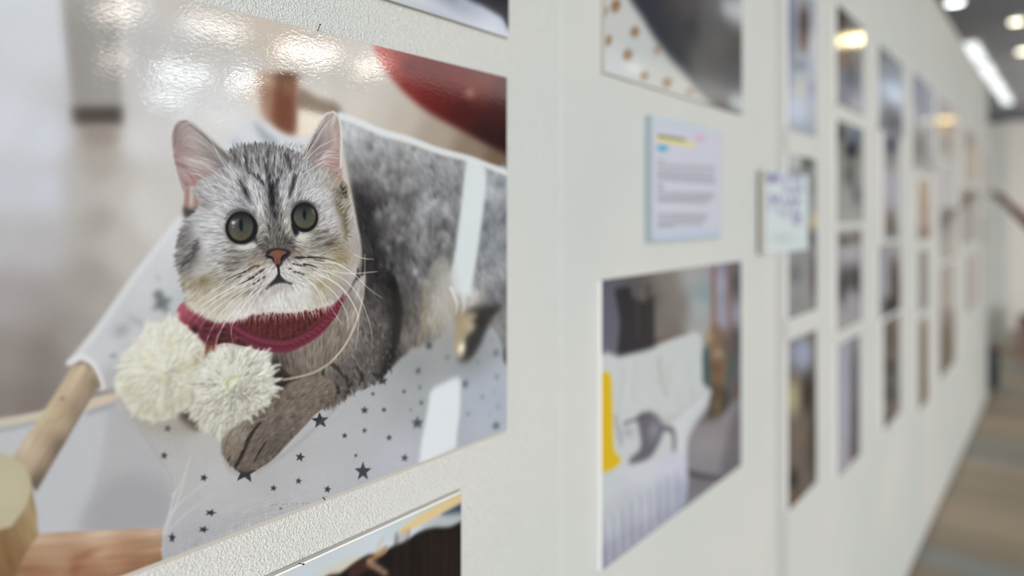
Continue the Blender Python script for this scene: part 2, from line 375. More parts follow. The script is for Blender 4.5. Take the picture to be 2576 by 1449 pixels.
    bf[:] = p.field([(880, 330, (178, 182, 184)), (900, 370, (160, 162, 164)), (960, 360, (168, 172, 175)), (1050, 390, (160, 163, 166)), (1150, 420, (148, 150, 152)), (890, 430, (134, 132, 131)), (930, 420, (126, 124, 124)),
        (1000, 430, (132, 131, 130)), (1100, 460, (138, 139, 140)), (1080, 520, (152, 156, 159)), (1140, 500, (134, 135, 137)), (905, 480, (78, 73, 73)), (920, 520, (44, 42, 45)), (905, 550, (58, 54, 54)), (960, 540, (98, 94, 94)),
        (1010, 560, (112, 109, 107)), (1060, 600, (124, 123, 123)), (1110, 600, (117, 116, 117)), (930, 600, (58, 54, 54)), (970, 620, (66, 62, 62)), (1010, 660, (92, 89, 89)), (1060, 680, (106, 104, 104)), (940, 680, (52, 49, 50)),
        (985, 720, (40, 39, 43)), (1030, 720, (92, 89, 89)), (1090, 700, (116, 111, 106)), (1110, 760, (168, 163, 155)), (1080, 800, (160, 154, 142)), (1045, 790, (108, 103, 99)), (1020, 850, (126, 120, 116)), (940, 760, (88, 84, 83)),
        (950, 820, (100, 97, 96)), (992, 790, (26, 27, 34)), (990, 840, (38, 38, 43)), (975, 895, (40, 40, 43)), (930, 880, (108, 104, 102)), (900, 930, (108, 103, 100)), (860, 960, (98, 92, 89)), (880, 850, (133, 127, 121)),
        (910, 800, (118, 114, 110)), (830, 980, (96, 88, 82)), (760, 930, (124, 114, 106)), (800, 900, (138, 128, 120)), (840, 860, (148, 138, 130)), (740, 910, (112, 102, 94)), (715, 945, (44, 36, 32)), (700, 975, (38, 31, 28)),
        (740, 960, (70, 60, 54)), (1240, 480, (165, 170, 174)), (1250, 540, (138, 142, 145)), (1240, 620, (130, 134, 139)), (1250, 680, (150, 153, 158)), (1260, 740, (102, 102, 107)), (1230, 790, (134, 131, 131)), (1180, 740, (192, 191, 187)),
        (1210, 700, (140, 140, 142)), (1262, 860, (128, 130, 134)), (1270, 900, (96, 94, 96)), (1130, 700, (175, 174, 170)), (1140, 800, (150, 147, 138)), (1160, 640, (120, 120, 121)), (960, 700, (58, 55, 56)), (915, 720, (66, 62, 62))], power=3.2)
    # mottled marks
    for i in range(120):
        x = rnd.uniform(880, 1150); y = rnd.uniform(360, 720)
        t = rnd.random()
        p.blob(x, y, rnd.uniform(5, 12), rnd.uniform(9, 22), (84, 82, 84) if t < .5 else (170, 174, 176), rnd.uniform(.10, .32), rnd.uniform(-15, 35), arr=bf)
    for i in range(34):
        p.blob(rnd.uniform(1215, 1275), rnd.uniform(460, 780), rnd.uniform(7, 14), rnd.uniform(10, 22), (88, 92, 100) if rnd.random() < .55 else (176, 182, 188), rnd.uniform(.15, .4), rnd.uniform(-10, 60), arr=bf)
    for i in range(70):
        x = rnd.uniform(905, 1000); y = rnd.uniform(520, 880)
        p.blob(x, y, rnd.uniform(4, 8), rnd.uniform(7, 14), (34, 33, 36) if rnd.random() < .55 else (128, 124, 122), rnd.uniform(.12, .35), rnd.uniform(-30, 50), arr=bf)
    for pts in [[(985, 690), (1000, 760), (998, 830), (985, 890), (955, 950)], [(970, 640), (985, 700), (990, 760)]]:
        p.stroke(pts, 12, 12, (22, 23, 30), .8, arr=bf, mid=24, soft=3)
    p.stroke([(1040, 700), (1046, 760), (1050, 830), (1042, 870)], 16, 8, (92, 88, 86), .5, arr=bf, soft=5)
    p.stroke([(1068, 720), (1068, 800), (1052, 868)], 9, 6, (146, 132, 108), .7, arr=bf, soft=3)
    # dark stripes on the flank and fore leg
    for x, y, rx, ry, a in [(905, 925, 46, 34, .5), (870, 965, 40, 24, .5), (935, 880, 30, 40, .4), (830, 985, 22, 20, .4), (940, 800, 26, 60, .3), (925, 700, 22, 60, .35)]:
        p.blob(x, y, rx, ry, (82, 78, 77), a, arr=bf)
    for pts, w in [([(800, 1015), (812, 1000), (800, 978)], 20), ([(838, 1000), (850, 985), (842, 965)], 13), ([(872, 990), (880, 970), (868, 945)], 14), ([(905, 965), (912, 950), (900, 925)], 11), ([(862, 945), (848, 925), (830, 915)], 9),
                   ([(940, 940), (955, 948), (965, 935)], 13), ([(820, 960), (812, 940), (816, 925)], 8), ([(795, 960), (805, 985), (800, 1010)], 10)]:
        p.stroke(pts, w * .5, w * .4, (40, 37, 37), .8, arr=bf, mid=w, soft=1.5)
    bflow = p.vfield([(900, 400, .4, 1), (1000, 420, .5, 1), (1100, 460, .5, 1), (1100, 600, .25, 1), (1000, 600, .2, 1), (920, 600, .35, 1), (950, 760, .5, 1), (1030, 800, .05, 1), (900, 850, .3, 1), (880, 930, .55, 1), (840, 980, .35, 1),
                      (800, 900, .25, 1), (1240, 550, -.2, 1), (1240, 700, .5, 1), (1150, 750, .3, 1), (760, 930, .1, 1), (1080, 800, -.1, 1)])
    p.stroke([(900, 480), (925, 550), (945, 630), (968, 710), (985, 780)], 26, 34, (38, 36, 40), .62, arr=bf, mid=44, soft=13)
    p.stroke([(905, 500), (915, 600), (925, 700), (935, 770)], 16, 20, (50, 47, 49), .5, arr=bf, mid=30, soft=12)
    for i in range(150):
        x = rnd.uniform(950, 1150); y = rnd.uniform(400, 700)
        p.blob(x, y, rnd.uniform(4, 9), rnd.uniform(6, 13), (74, 73, 76) if rnd.random() < .55 else (176, 180, 183), rnd.uniform(.2, .5), rnd.uniform(-20, 50), arr=bf)
    p.hair(body, bf, bflow, .036, 3.0, 6, 11, coarse=.8, cw=1.8)
    far = p.poly([(855, 250), (1340, 250), (1340, 960), (1000, 960), (985, 860), (960, 760), (905, 640), (880, 480), (860, 400)], 22) ** .8
    p.lay(far, blur(p.rgb, 2.6))
    p.lay(body * (1 - far) * .6, blur(p.rgb, .9))
    for i in range(170):
        x, y = rnd.uniform(845, 985), rnd.uniform(800, 1000)
        if y > 1010 - (x - 830) * .42 or (x - 700) ** 2 + (y - 760) ** 2 < 190 ** 2:
            continue
        an = rnd.uniform(.6, 2.2); L = rnd.uniform(6, 13)
        p.stroke([(x, y), (x + L * .5 * math.cos(an) + 2, y + L * .5 * math.sin(an)), (x + L * math.cos(an), y + L * math.sin(an))], 2, 1.5, (52, 50, 50) if rnd.random() < .6 else (150, 146, 142), rnd.uniform(.25, .5), mid=4, soft=1.6)
    # blurred sun stripe, rim of the hammock, hind paw
    p.shape([(1174, 398), (1200, 402), (1222, 424), (1223, 470), (1212, 560), (1198, 660), (1182, 745), (1140, 735), (1132, 700), (1144, 640), (1158, 530), (1166, 460)], (205, 212, 214), 4.5, .97, curve=False)
    p.shape([(1100, 650), (1140, 690), (1150, 760), (1135, 830), (1105, 800), (1085, 730)], (176, 173, 166), 14, .7)
    p.stroke([(1135, 725), (1150, 765), (1146, 790)], 9, 3, (214, 214, 208), .8, soft=3); p.stroke([(1160, 725), (1168, 770), (1158, 800)], 9, 3, (206, 206, 202), .7, soft=3)
    p.stroke([(858, 292), (900, 306), (960, 332), (1030, 352), (1100, 378), (1175, 398), (1225, 416), (1290, 440)], 14, 16, (209, 213, 216), .93, soft=4)
    p.shape([(1170, 790), (1215, 770), (1262, 770), (1230, 812), (1215, 850), (1200, 880), (1180, 905), (1155, 905), (1160, 860)], (42, 42, 46), 7, .92)
    p.shape([(1152, 800), (1176, 784), (1200, 792), (1192, 830), (1172, 852), (1168, 896), (1148, 898), (1142, 860)], (164, 150, 122), 6, .95)
    p.blob(1160, 876, 9, 14, (226, 220, 204), .9, 15); p.blob(1180, 815, 12, 14, (186, 174, 150), .6); p.blob(1150, 800, 10, 26, (150, 136, 104), .5); p.blob(1205, 808, 16, 10, (30, 30, 34), .6)

    # --- front leg and paw
    leg = p.poly([(690, 985), (730, 962), (780, 948), (830, 950), (846, 985), (832, 1012), (796, 1040), (762, 1076), (722, 1118), (690, 1152), (655, 1177), (618, 1186), (588, 1178), (566, 1156), (556, 1125), (562, 1098), (590, 1072), (640, 1040), (680, 1010)], 2)
    lf = new()
    lf[:] = p.field([(700, 1000, (118, 106, 96)), (760, 970, (132, 120, 110)), (820, 970, (128, 116, 106)), (830, 1010, (108, 98, 90)), (760, 1030, (128, 117, 107)), (780, 1070, (112, 102, 94)), (700, 1050, (126, 116, 106)), (650, 1060, (112, 102, 93)),
        (720, 1110, (106, 97, 90)), (600, 1090, (150, 142, 132)), (575, 1110, (146, 138, 124)), (565, 1140, (130, 120, 104)), (600, 1130, (128, 118, 108)), (640, 1130, (114, 105, 97)), (620, 1170, (112, 100, 92)), (660, 1160, (104, 95, 88)), (690, 1140, (100, 92, 86)), (740, 1000, (120, 110, 100))], power=3.2)
    for i in range(60):
        p.blob(rnd.uniform(640, 830), rnd.uniform(970, 1100), rnd.uniform(4, 9), rnd.uniform(4, 9), (74, 68, 64) if rnd.random() < .55 else (160, 150, 138), rnd.uniform(.1, .3), 0, arr=lf)
    p.stroke([(655, 1062), (628, 1100), (606, 1150), (588, 1180)], 5, 7, (40, 34, 32), .85, arr=lf, mid=11, soft=2)
    p.stroke([(668, 1112), (652, 1138), (640, 1160)], 3, 5, (44, 38, 36), .8, arr=lf, mid=7, soft=1.5)
    p.stroke([(577, 1150), (572, 1165), (568, 1172)], 3, 5, (52, 44, 40), .8, arr=lf, mid=8, soft=1.5)
    p.stroke([(598, 1065), (575, 1100), (562, 1140)], 4, 3, (100, 86, 70), .5, arr=lf, soft=2)
    lf[:] = np.clip(lf, 0, 1) ** 1.1
    lflow = p.vfield([(800, 970, -1, .55), (740, 1030, -1, .8), (680, 1080, -1, .9), (620, 1120, -.7, 1), (580, 1130, -.4, 1), (660, 1150, -.7, .8)])
    for i in range(130):
        p.blob(rnd.uniform(570, 835), rnd.uniform(965, 1180), rnd.uniform(3, 7), rnd.uniform(3, 6), (64, 58, 54) if rnd.random() < .5 else (158, 149, 138), rnd.uniform(.15, .4), rnd.uniform(0, 90), arr=lf)
    p.hair(leg, lf, lflow, .026, 2.2, 4, 12, coarse=.5)
    p.stroke([(560, 1135), (575, 1178), (600, 1192)], 4, 6, (120, 116, 116), .35, soft=4); p.stroke([(650, 1186), (730, 1132), (800, 1070), (845, 1025)], 6, 6, (136, 136, 138), .4, soft=5)

    # --- chest below the scarf, cord
    chest = p.poly([(690, 870), (760, 860), (830, 800), (862, 750), (915, 690), (916, 730), (908, 780), (894, 830), (860, 882), (800, 932), (740, 945), (705, 930)], 2.5)
    cf = new()
    cf[:] = p.field([(720, 900, (108, 98, 92)), (760, 900, (138, 128, 120)), (800, 880, (150, 142, 134)), (840, 850, (146, 138, 130)), (870, 800, (160, 154, 148)), (900, 740, (176, 172, 168)), (880, 760, (150, 142, 138)), (850, 800, (136, 124, 116)),
                     (740, 935, (118, 106, 98)), (860, 880, (126, 114, 104)), (830, 900, (124, 112, 100)), (890, 800, (162, 156, 146)), (860, 760, (118, 104, 102)), (900, 700, (182, 178, 175))])
    for i in range(26):
        p.blob(rnd.uniform(740, 880), rnd.uniform(800, 925), rnd.uniform(3, 7), rnd.uniform(8, 18), (90, 80, 74) if rnd.random() < .5 else (176, 168, 160), rnd.uniform(.12, .35), rnd.uniform(-10, 25), arr=cf)
    cf[:] = np.clip(cf, 0, 1) ** 1.18
    cflow = p.vfield([(760, 900, .1, 1), (840, 860, -.25, 1), (890, 780, -.3, 1), (900, 720, -.1, 1)])
    p.hair(chest, cf, cflow, .04, 4, 7, 14, coarse=.6)
    p.shape([(690, 905), (705, 915), (722, 945), (720, 968), (700, 985), (684, 970)], (36, 29, 27), 5, .9)
    p.stroke([(918, 640), (917, 700), (912, 750), (898, 805), (872, 862), (838, 905), (800, 932), (760, 946), (715, 955)], 2, 6, (178, 168, 150), .8, mid=6, soft=2)
    p.stroke([(912, 750), (898, 805), (872, 862), (838, 905)], 2, 2, (212, 204, 186), .7, soft=1.2)

    # --- scarf
    scarf = p.poly([(444, 788), (452, 768), (470, 758), (500, 775), (560, 795), (640, 785), (720, 780), (800, 772), (840, 762), (860, 742), (858, 765), (846, 795), (818, 826), (790, 850), (760, 868), (730, 880), (700, 884), (655, 881), (615, 870),
                    (570, 862), (540, 868), (520, 866), (490, 838), (462, 815), (446, 806)], 1.5)
    sf = new()
    sf[:] = p.field([(455, 780, (206, 128, 122)), (470, 800, (150, 62, 82)), (465, 775, (192, 116, 112)), (500, 800, (134, 48, 64)), (500, 830, (100, 32, 48)), (540, 830, (98, 34, 46)), (560, 850, (100, 36, 46)), (600, 845, (118, 42, 50)),
                     (620, 830, (104, 40, 40)), (660, 800, (100, 38, 34)), (720, 800, (112, 40, 34)), (700, 840, (92, 36, 28)), (780, 800, (112, 38, 36)), (760, 830, (106, 44, 34)), (820, 790, (124, 48, 40)), (620, 800, (86, 34, 30)), (650, 870, (128, 40, 62)),
                     (720, 872, (136, 44, 68)), (790, 845, (140, 46, 74)), (845, 785, (150, 52, 80))])
    p.lay(scarf, sf)
    clip = scarf
    # knitted stitches
    for r in range(7):
        for i in range(19):
            t = i / 18.0
            x = lerp(600, 838, t) + rnd.uniform(-2, 2); y = lerp(802, 776, t) + r * (11.5 - 5 * abs(t - .45) * 1.8) + rnd.uniform(-2, 2)
            if y > 866 - 175 * max(0, (t - .35)) ** 1.25 or y < 786 - 8 * t:
                continue
            tone = rnd.choice([(124, 46, 48), (112, 40, 42), (118, 48, 38), (106, 32, 42), (132, 56, 50)])
            p.blob(x, y, 5.2, 8.0, tone, .85, 18 if (i + r) % 2 else -18, clip=clip)
            p.blob(x + 7, y + 5, 4.2, 4.4, (44, 14, 18), .85, clip=clip)
    for i in range(75):
        x = rnd.uniform(470, 660); lo = 805 + (x - 470) * .36; y = rnd.uniform(lo - 12 - 0.06 * (x - 470), lo + 32 - 0.14 * (x - 470))
        tone = rnd.choice([(146, 52, 72), (128, 42, 60), (134, 54, 56), (148, 66, 70), (156, 62, 82)])
        p.blob(x, y, 8, 4, tone, .6, rnd.choice([35, -25, 40]), clip=clip)
        p.blob(x + 8, y + 7, 5, 4, (48, 14, 22), .75, clip=clip)
    rim = [(560, 795), (580, 815), (606, 834), (640, 852), (680, 862), (720, 864), (760, 850), (800, 826), (830, 796), (850, 768), (862, 742)]
    p.stroke([(x, y - 8) for x, y in rim[2:]], 6, 3, (62, 18, 26), .65, soft=2.5)
    p.stroke(rim, 10, 8, (132, 44, 70), .95, mid=17, soft=2)
    p.stroke([(x, y + 15) for x, y in rim[2:9]], 10, 6, (120, 38, 62), .9, mid=15, soft=2)
    rr = smooth(rim, False, 6)
    for i in range(0, len(rr) - 2, 2):
        x, y = rr[i]
        p.stroke([(x - 9, y - 2), (x + 2, y + 3), (x + 10, y - 3)], 2, 2, (140, 58, 74), .7, mid=5, soft=1.4)
        p.stroke([(x - 6, y + 5), (x + 4, y + 9)], 3, 3, (84, 22, 40), .6, soft=1.6)
        if i < len(rr) - 16:
            p.stroke([(x - 9, y + 15), (x + 2, y + 18), (x + 9, y + 13)], 2, 2, (128, 48, 66), .6, mid=5, soft=1.4)
    p.stroke([(455, 782), (478, 800), (505, 818)], 12, 8, (190, 98, 100), .6, soft=4)
    p.stroke([(526, 862), (520, 884), (508, 905)], 9, 4, (122, 62, 44), .9, soft=1.5); p.stroke([(536, 862), (540, 880), (544, 894)], 10, 5, (128, 62, 44), .9, soft=1.5)
    p.blob(524, 872, 14, 12, (120, 58, 42), .7)

    p.rgb *= 1 - scarf[..., None] * np.array([.12, .2, .06], np.float32)
    # --- head
    ear_l = [(585, 396), (560, 372), (530, 346), (496, 316), (474, 304), (456, 304), (442, 316), (436, 340), (437, 370), (444, 410), (454, 450), (464, 480), (468, 505), (480, 520), (540, 470)]
    ear_r = [(755, 392), (774, 362), (792, 330), (808, 302), (824, 286), (838, 282), (850, 292), (856, 320), (857, 360), (856, 400), (862, 450), (850, 470), (800, 430)]
    er = p.poly(ear_l, 1.6); erf = new()
    erf[:] = p.field([(450, 330, (152, 138, 136)), (442, 360, (136, 119, 117)), (455, 380, (166, 142, 138)), (480, 340, (171, 160, 156)), (480, 400, (174, 160, 156)), (500, 370, (170, 161, 157)), (520, 390, (152, 144, 142)), (470, 430, (171, 152, 149)), (455, 410, (164, 140, 136)),
        (520, 430, (157, 146, 145)), (545, 410, (129, 122, 122)), (500, 455, (156, 135, 136)), (480, 470, (160, 125, 125)), (530, 355, (145, 139, 136)), (560, 380, (148, 145, 143)), (490, 490, (158, 133, 133)), (575, 400, (126, 123, 123)), (540, 450, (153, 141, 141))])
    p.shape([(478, 462), (510, 440), (540, 446), (530, 462), (490, 474), (478, 480)], (160, 112, 112), 5, .7, arr=erf)
    eflow = p.vfield([(450, 350, -.2, 1), (500, 400, -1, -.25), (520, 440, -1, -.2), (490, 360, -.9, -.6), (550, 400, -.5, -1), (480, 460, -.5, -.9), (560, 380, -.9, -1)])
    p.hair(er, erf, eflow, .035, 2.2, 14, 21, coarse=.7, cw=1.5)
    p.stroke([(440, 322), (434, 345), (437, 380), (447, 430), (462, 480)], 4, 3, (136, 112, 106), .6, soft=1.5)
    p.stroke([(588, 400), (562, 374), (530, 347), (496, 318), (472, 305)], 7, 3, (196, 194, 192), .7, soft=1.6); p.stroke([(584, 408), (556, 382), (524, 352), (494, 326), (476, 314)], 5, 2, (110, 102, 102), .65, soft=1.4)
    p.stroke([(470, 305), (450, 308), (440, 320)], 4, 4, (140, 130, 126), .7, soft=1.5)
    er = p.poly(ear_r, 1.6)
    erf[:] = p.field([(835, 300, (172, 163, 159)), (845, 340, (179, 161, 154)), (820, 320, (154, 145, 141)), (800, 340, (129, 123, 122)), (790, 370, (133, 127, 126)), (820, 370, (167, 151, 147)), (845, 380, (177, 152, 146)), (800, 400, (150, 135, 134)), (830, 410, (160, 136, 134)),
        (845, 410, (170, 141, 137)), (785, 395, (136, 131, 131)), (770, 390, (142, 139, 137)), (850, 440, (173, 151, 142)), (820, 430, (163, 147, 144)), (830, 345, (173, 158, 152))])
    eflow2 = p.vfield([(830, 320, -.4, 1), (800, 350, -.5, 1), (820, 390, -1, .35), (840, 400, -1, -.2), (790, 390, -.6, 1), (850, 350, 0, 1), (835, 430, -1, .3)])
    p.hair(er, erf, eflow2, .035, 2.2, 14, 22, coarse=.7, cw=1.5)
    p.stroke([(756, 392), (774, 360), (792, 328), (808, 300), (824, 285), (838, 282)], 8, 4, (200, 199, 197), .8, soft=1.5); p.stroke([(838, 281), (851, 293), (858, 322), (859, 370), (857, 420)], 5, 5, (206, 202, 198), .85, soft=1.5)
    p.stroke([(768, 392), (784, 360), (800, 334), (814, 312)], 5, 2, (104, 97, 97), .55, soft=1.6)
    # pink folds and tufts
    p.shape([(790, 415), (815, 400), (846, 408), (848, 425), (820, 420), (800, 428)], (168, 122, 118), 3, .5)
    for i in range(26):
        x, y = rnd.uniform(785, 815), rnd.uniform(385, 425)
        p.stroke([(x, y), (x + 16, y - 10), (x + rnd.uniform(28, 44), y - rnd.uniform(2, 12))], 2.0, .8, (206, 200, 198), rnd.uniform(.25, .6))
    for i in range(34):
        x, y = rnd.uniform(505, 560), rnd.uniform(400, 470)
        p.stroke([(x, y), (x - 20, y - 9), (x - rnd.uniform(30, 52), y - rnd.uniform(2, 14))], 2.0, .8, (204, 196, 194), rnd.uniform(.2, .5))
    for i in range(14):
        x, y = rnd.uniform(512, 560), rnd.uniform(385, 440)
        p.stroke([(x, y), (x - 18, y - 6), (x - rnd.uniform(24, 40), y - rnd.uniform(-4, 8))], 1.8, .8, (112, 98, 98), rnd.uniform(.2, .45))
    # side notch of the left ear
    p.shape([(466, 470), (500, 470), (520, 500), (504, 530), (474, 545), (461, 525), (464, 495)], (170, 154, 146), 3, .95)
    p.shape([(468, 478), (478, 476), (476, 515), (464, 524)], (150, 118, 106), 3, .7); p.shape([(492, 480), (512, 484), (508, 515), (490, 522)], (158, 116, 104), 4, .8); p.stroke([(482, 474), (480, 510)], 8, 6, (196, 188, 182), .7, soft=3)
    p.shape([(462, 520), (480, 526), (500, 520), (490, 540), (474, 552), (463, 545)], (66, 60, 64), 4, .85)

    head = p.poly([(500, 452), (486, 486), (500, 510), (488, 530), (470, 548), (462, 552), (455, 578), (446, 602), (441, 628), (442, 662), (448, 692), (458, 720), (464, 745), (470, 768), (505, 796), (550, 812), (600, 808), (640, 792), (690, 788), (740, 788),
                   (790, 780), (832, 768), (856, 750), (868, 732), (890, 705), (902, 672), (908, 640), (904, 600), (896, 560), (888, 520), (880, 488), (870, 462), (858, 446), (848, 436), (826, 420), (800, 420), (775, 402), (756, 388), (730, 374), (700, 364), (660, 360), (620, 360), (592, 366), (574, 382), (580, 398), (566, 416), (530, 440)], 2.0)
    hf = new()
    S1 = (186, 186, 188); S2 = (172, 172, 174)
    hf[:] = p.field([(600, 375, (138, 136, 135)), (640, 372, (140, 138, 138)), (690, 370, (138, 136, 136)), (740, 380, (146, 143, 142)), (610, 410, (156, 155, 156)), (660, 410, (170, 170, 170)), (700, 400, (172, 172, 172)), (740, 400, (164, 164, 166)), (770, 410, (168, 168, 170)),
        (590, 440, (178, 178, 180)), (560, 460, (176, 176, 178)), (640, 460, (188, 188, 190)), (640, 490, (194, 194, 196)), (650, 520, (196, 196, 196)), (615, 500, (150, 149, 152)), (580, 500, (186, 186, 188)), (540, 490, (182, 182, 184)), (515, 510, (168, 166, 164)),
        (560, 530, (196, 196, 198)), (520, 560, (192, 192, 193)), (490, 580, (180, 180, 182)), (470, 590, (156, 153, 152)), (455, 610, (146, 143, 143)), (470, 640, (150, 146, 144)), (455, 670, (150, 146, 144)), (520, 610, (192, 192, 194)), (550, 640, (182, 181, 180)), (520, 650, (178, 177, 175)),
        (500, 690, (186, 185, 182)), (540, 700, (172, 168, 158)), (510, 710, (156, 146, 124)), (475, 715, (160, 152, 136)), (480, 745, (190, 184, 172)), (520, 750, (188, 182, 168)), (580, 660, (158, 155, 150)), (600, 650, (150, 147, 143)), (620, 620, (196, 194, 186)), (640, 640, (142, 138, 134)),
        (650, 660, (170, 160, 146)), (600, 690, (186, 182, 174)), (640, 700, (198, 195, 190)), (670, 690, (200, 198, 194)), (620, 740, (172, 168, 160)), (560, 770, (188, 183, 170)), (600, 780, (206, 203, 198)), (640, 760, (204, 202, 198)), (700, 760, (208, 207, 206)), (760, 770, (204, 202, 196)),
        (700, 780, (206, 204, 200)), (690, 735, (196, 194, 192)), (800, 760, (190, 185, 174)), (760, 740, (204, 203, 203)), (820, 720, (180, 172, 152)), (840, 750, (176, 170, 162)), (860, 720, (168, 162, 156)), (890, 690, (182, 178, 175)), (800, 690, (196, 192, 182)), (840, 680, (186, 180, 162)),
        (860, 640, (164, 152, 126)), (880, 640, (178, 172, 162)), (900, 620, (172, 168, 164)), (780, 660, (182, 178, 170)), (740, 680, (204, 203, 202)), (720, 710, (198, 196, 194)), (780, 620, (158, 154, 148)), (800, 600, (164, 160, 154)), (830, 610, (150, 142, 130)), (820, 580, (176, 174, 172)), (800, 640, (176, 171, 158)),
        (840, 560, (184, 183, 182)), (830, 530, (192, 191, 191)), (860, 530, (150, 144, 128)), (872, 570, (158, 150, 136)), (885, 540, (188, 184, 180)), (893, 580, (184, 180, 176)), (860, 590, (182, 178, 170)), (850, 490, (150, 144, 132)), (866, 480, (128, 120, 108)), (880, 500, (186, 178, 170)), (820, 490, (186, 186, 187)), (790, 490, (196, 196, 198)),
        (840, 460, (172, 168, 160)), (852, 450, (170, 150, 134)), (800, 450, (180, 180, 180)), (760, 450, (176, 176, 178)), (720, 450, (190, 190, 192)), (718, 480, (196, 196, 198)), (715, 510, (194, 194, 193)), (735, 500, (160, 158, 160)), (725, 560, (192, 190, 184)), (755, 600, (196, 193, 184)),
        (690, 440, (140, 139, 140)), (690, 480, (120, 118, 120)), (690, 520, (120, 117, 116)), (690, 550, (124, 121, 118)), (690, 580, (120, 117, 114)), (690, 610, (118, 115, 112)), (720, 610, (98, 94, 93)), (665, 600, (130, 126, 122)), (660, 560, (180, 178, 174)), (655, 590, (176, 172, 166)), (672, 630, (110, 104, 100)), (735, 625, (140, 134, 128)),
        (700, 680, (196, 193, 190)), (660, 720, (192, 188, 184)), (650, 740, (178, 174, 168))], power=3.6, step=6, soft=9)
    D = (62, 59, 63); M = (96, 93, 96)
    def st(pts, w0, w1, c=D, a=.85, mid=None, soft=1.8):
        p.stroke(pts, w0, w1, c, a, arr=hf, mid=mid, soft=soft)
    st([(671, 412), (676, 440), (681, 470), (684, 505), (692, 545)], 8, 16, D, .85, mid=15, soft=3); st([(676, 440), (690, 470), (697, 520)], 6, 14, M, .6, soft=4); st([(683, 470), (683, 500), (686, 522)], 10, 8, (50, 48, 52), .75, mid=13, soft=2.5)
    st([(616, 396), (622, 418), (626, 434)], 12, 6, D, .75, mid=12); st([(630, 430), (646, 444), (658, 456), (664, 466)], 6, 6, D, .75, mid=10); st([(604, 456), (614, 474), (624, 496), (632, 512)], 8, 5, D, .7, mid=14, soft=3); st([(596, 440), (606, 462)], 5, 5, M, .5)
    st([(720, 390), (727, 410), (730, 428)], 12, 6, D, .75, mid=12); st([(712, 424), (704, 440), (698, 458), (694, 470)], 6, 6, D, .75, mid=9); st([(742, 440), (738, 462), (732, 480), (728, 496)], 10, 4, D, .75, mid=13, soft=2.5)
    st([(650, 402), (652, 418)], 6, 4, D, .6); st([(662, 396), (668, 420), (672, 440)], 5, 6, M, .6); st([(690, 396), (690, 420)], 6, 4, D, .55); st([(676, 380), (674, 400)], 8, 6, D, .55); st([(708, 385), (706, 410)], 5, 4, M, .5); st([(590, 386), (592, 400)], 10, 6, D, .6)
    st([(628, 390), (634, 412)], 4, 4, M, .5); st([(640, 430), (640, 450)], 4, 3, M, .45); st([(596, 396), (590, 412)], 8, 4, M, .6); st([(744, 392), (748, 420)], 5, 4, M, .5); st([(610, 374), (640, 372)], 8, 8, M, .4, soft=4); st([(680, 372), (740, 378)], 8, 8, M, .35, soft=4)
    # crown flecks
    for i in range(90):
        x = rnd.uniform(585, 765); y = rnd.uniform(368, 440)
        st([(x, y), (x + (x - 680) * -.02 + 1, y + rnd.uniform(8, 18))], 2, 4, M if rnd.random() < .5 else (200, 200, 202), rnd.uniform(.2, .5), soft=1)
    # cheeks
    st([(498, 606), (490, 626), (482, 640)], 10, 8, D, .6, mid=14, soft=3); st([(484, 640), (474, 656), (462, 668)], 10, 6, D, .6, mid=16, soft=3); st([(478, 560), (472, 585)], 6, 5, M, .4, soft=3)
    st([(846, 512), (858, 528), (864, 550), (870, 580), (872, 598)], 9, 9, (112, 102, 84), .6, mid=13, soft=3.5); st([(858, 470), (868, 486), (872, 496)], 7, 6, (62, 56, 50), .7, mid=11); st([(848, 480), (858, 500)], 5, 5, (120, 108, 84), .6)
    p.blob(514, 705, 13, 10, (134, 120, 84), .55, arr=hf); p.blob(480, 712, 14, 8, (150, 136, 108), .4, arr=hf); p.blob(862, 650, 14, 10, (140, 122, 84), .5, arr=hf); p.blob(806, 718, 12, 10, (150, 134, 94), .5, arr=hf); p.blob(836, 612, 24, 8, (112, 104, 90), .5, -20, arr=hf)
    p.blob(850, 625, 18, 9, (150, 134, 104), .4, arr=hf); p.blob(590, 745, 30, 6, (158, 142, 112), .45, -25, arr=hf); p.blob(640, 660, 10, 14, (180, 150, 126), .45, arr=hf); p.blob(745, 640, 12, 8, (170, 136, 110), .5, arr=hf)
    for pts in [[(562, 628), (590, 632), (628, 630)], [(566, 645), (590, 650), (620, 646)], [(545, 660), (570, 664), (600, 660)], [(560, 676), (580, 680), (600, 676)], [(790, 590), (812, 584), (830, 578)], [(785, 606), (810, 600), (836, 592)], [(800, 622), (825, 614), (845, 604)]]:
        st(pts, 3, 3, (84, 80, 78), .5, mid=7, soft=2)
    for x, y, rx, ry, c, a in [(462, 620, 16, 52, (128, 124, 122), .5), (474, 655, 14, 30, (112, 106, 104), .45), (492, 640, 10, 26, (96, 92, 92), .35), (470, 585, 14, 20, (140, 136, 133), .4), (600, 655, 34, 14, (134, 129, 122), .45), (560, 690, 26, 12, (158, 150, 138), .4),
                               (690, 600, 20, 30, (104, 100, 98), .55), (690, 560, 15, 34, (108, 104, 103), .45), (664, 622, 12, 14, (96, 91, 89), .5), (726, 612, 12, 14, (88, 84, 82), .55), (800, 625, 30, 12, (136, 130, 122), .45), (830, 590, 20, 12, (140, 135, 128), .35), (870, 560, 8, 46, (140, 128, 108), .45),
                               (600, 400, 22, 26, (128, 126, 127), .4), (690, 420, 36, 40, (132, 130, 131), .4), (748, 402, 18, 22, (136, 133, 134), .4), (540, 730, 30, 10, (172, 162, 144), .4), (660, 700, 16, 10, (168, 162, 154), .4), (750, 690, 18, 10, (160, 152, 142), .35)]:
        p.blob(x, y, rx, ry, c, a, arr=hf)
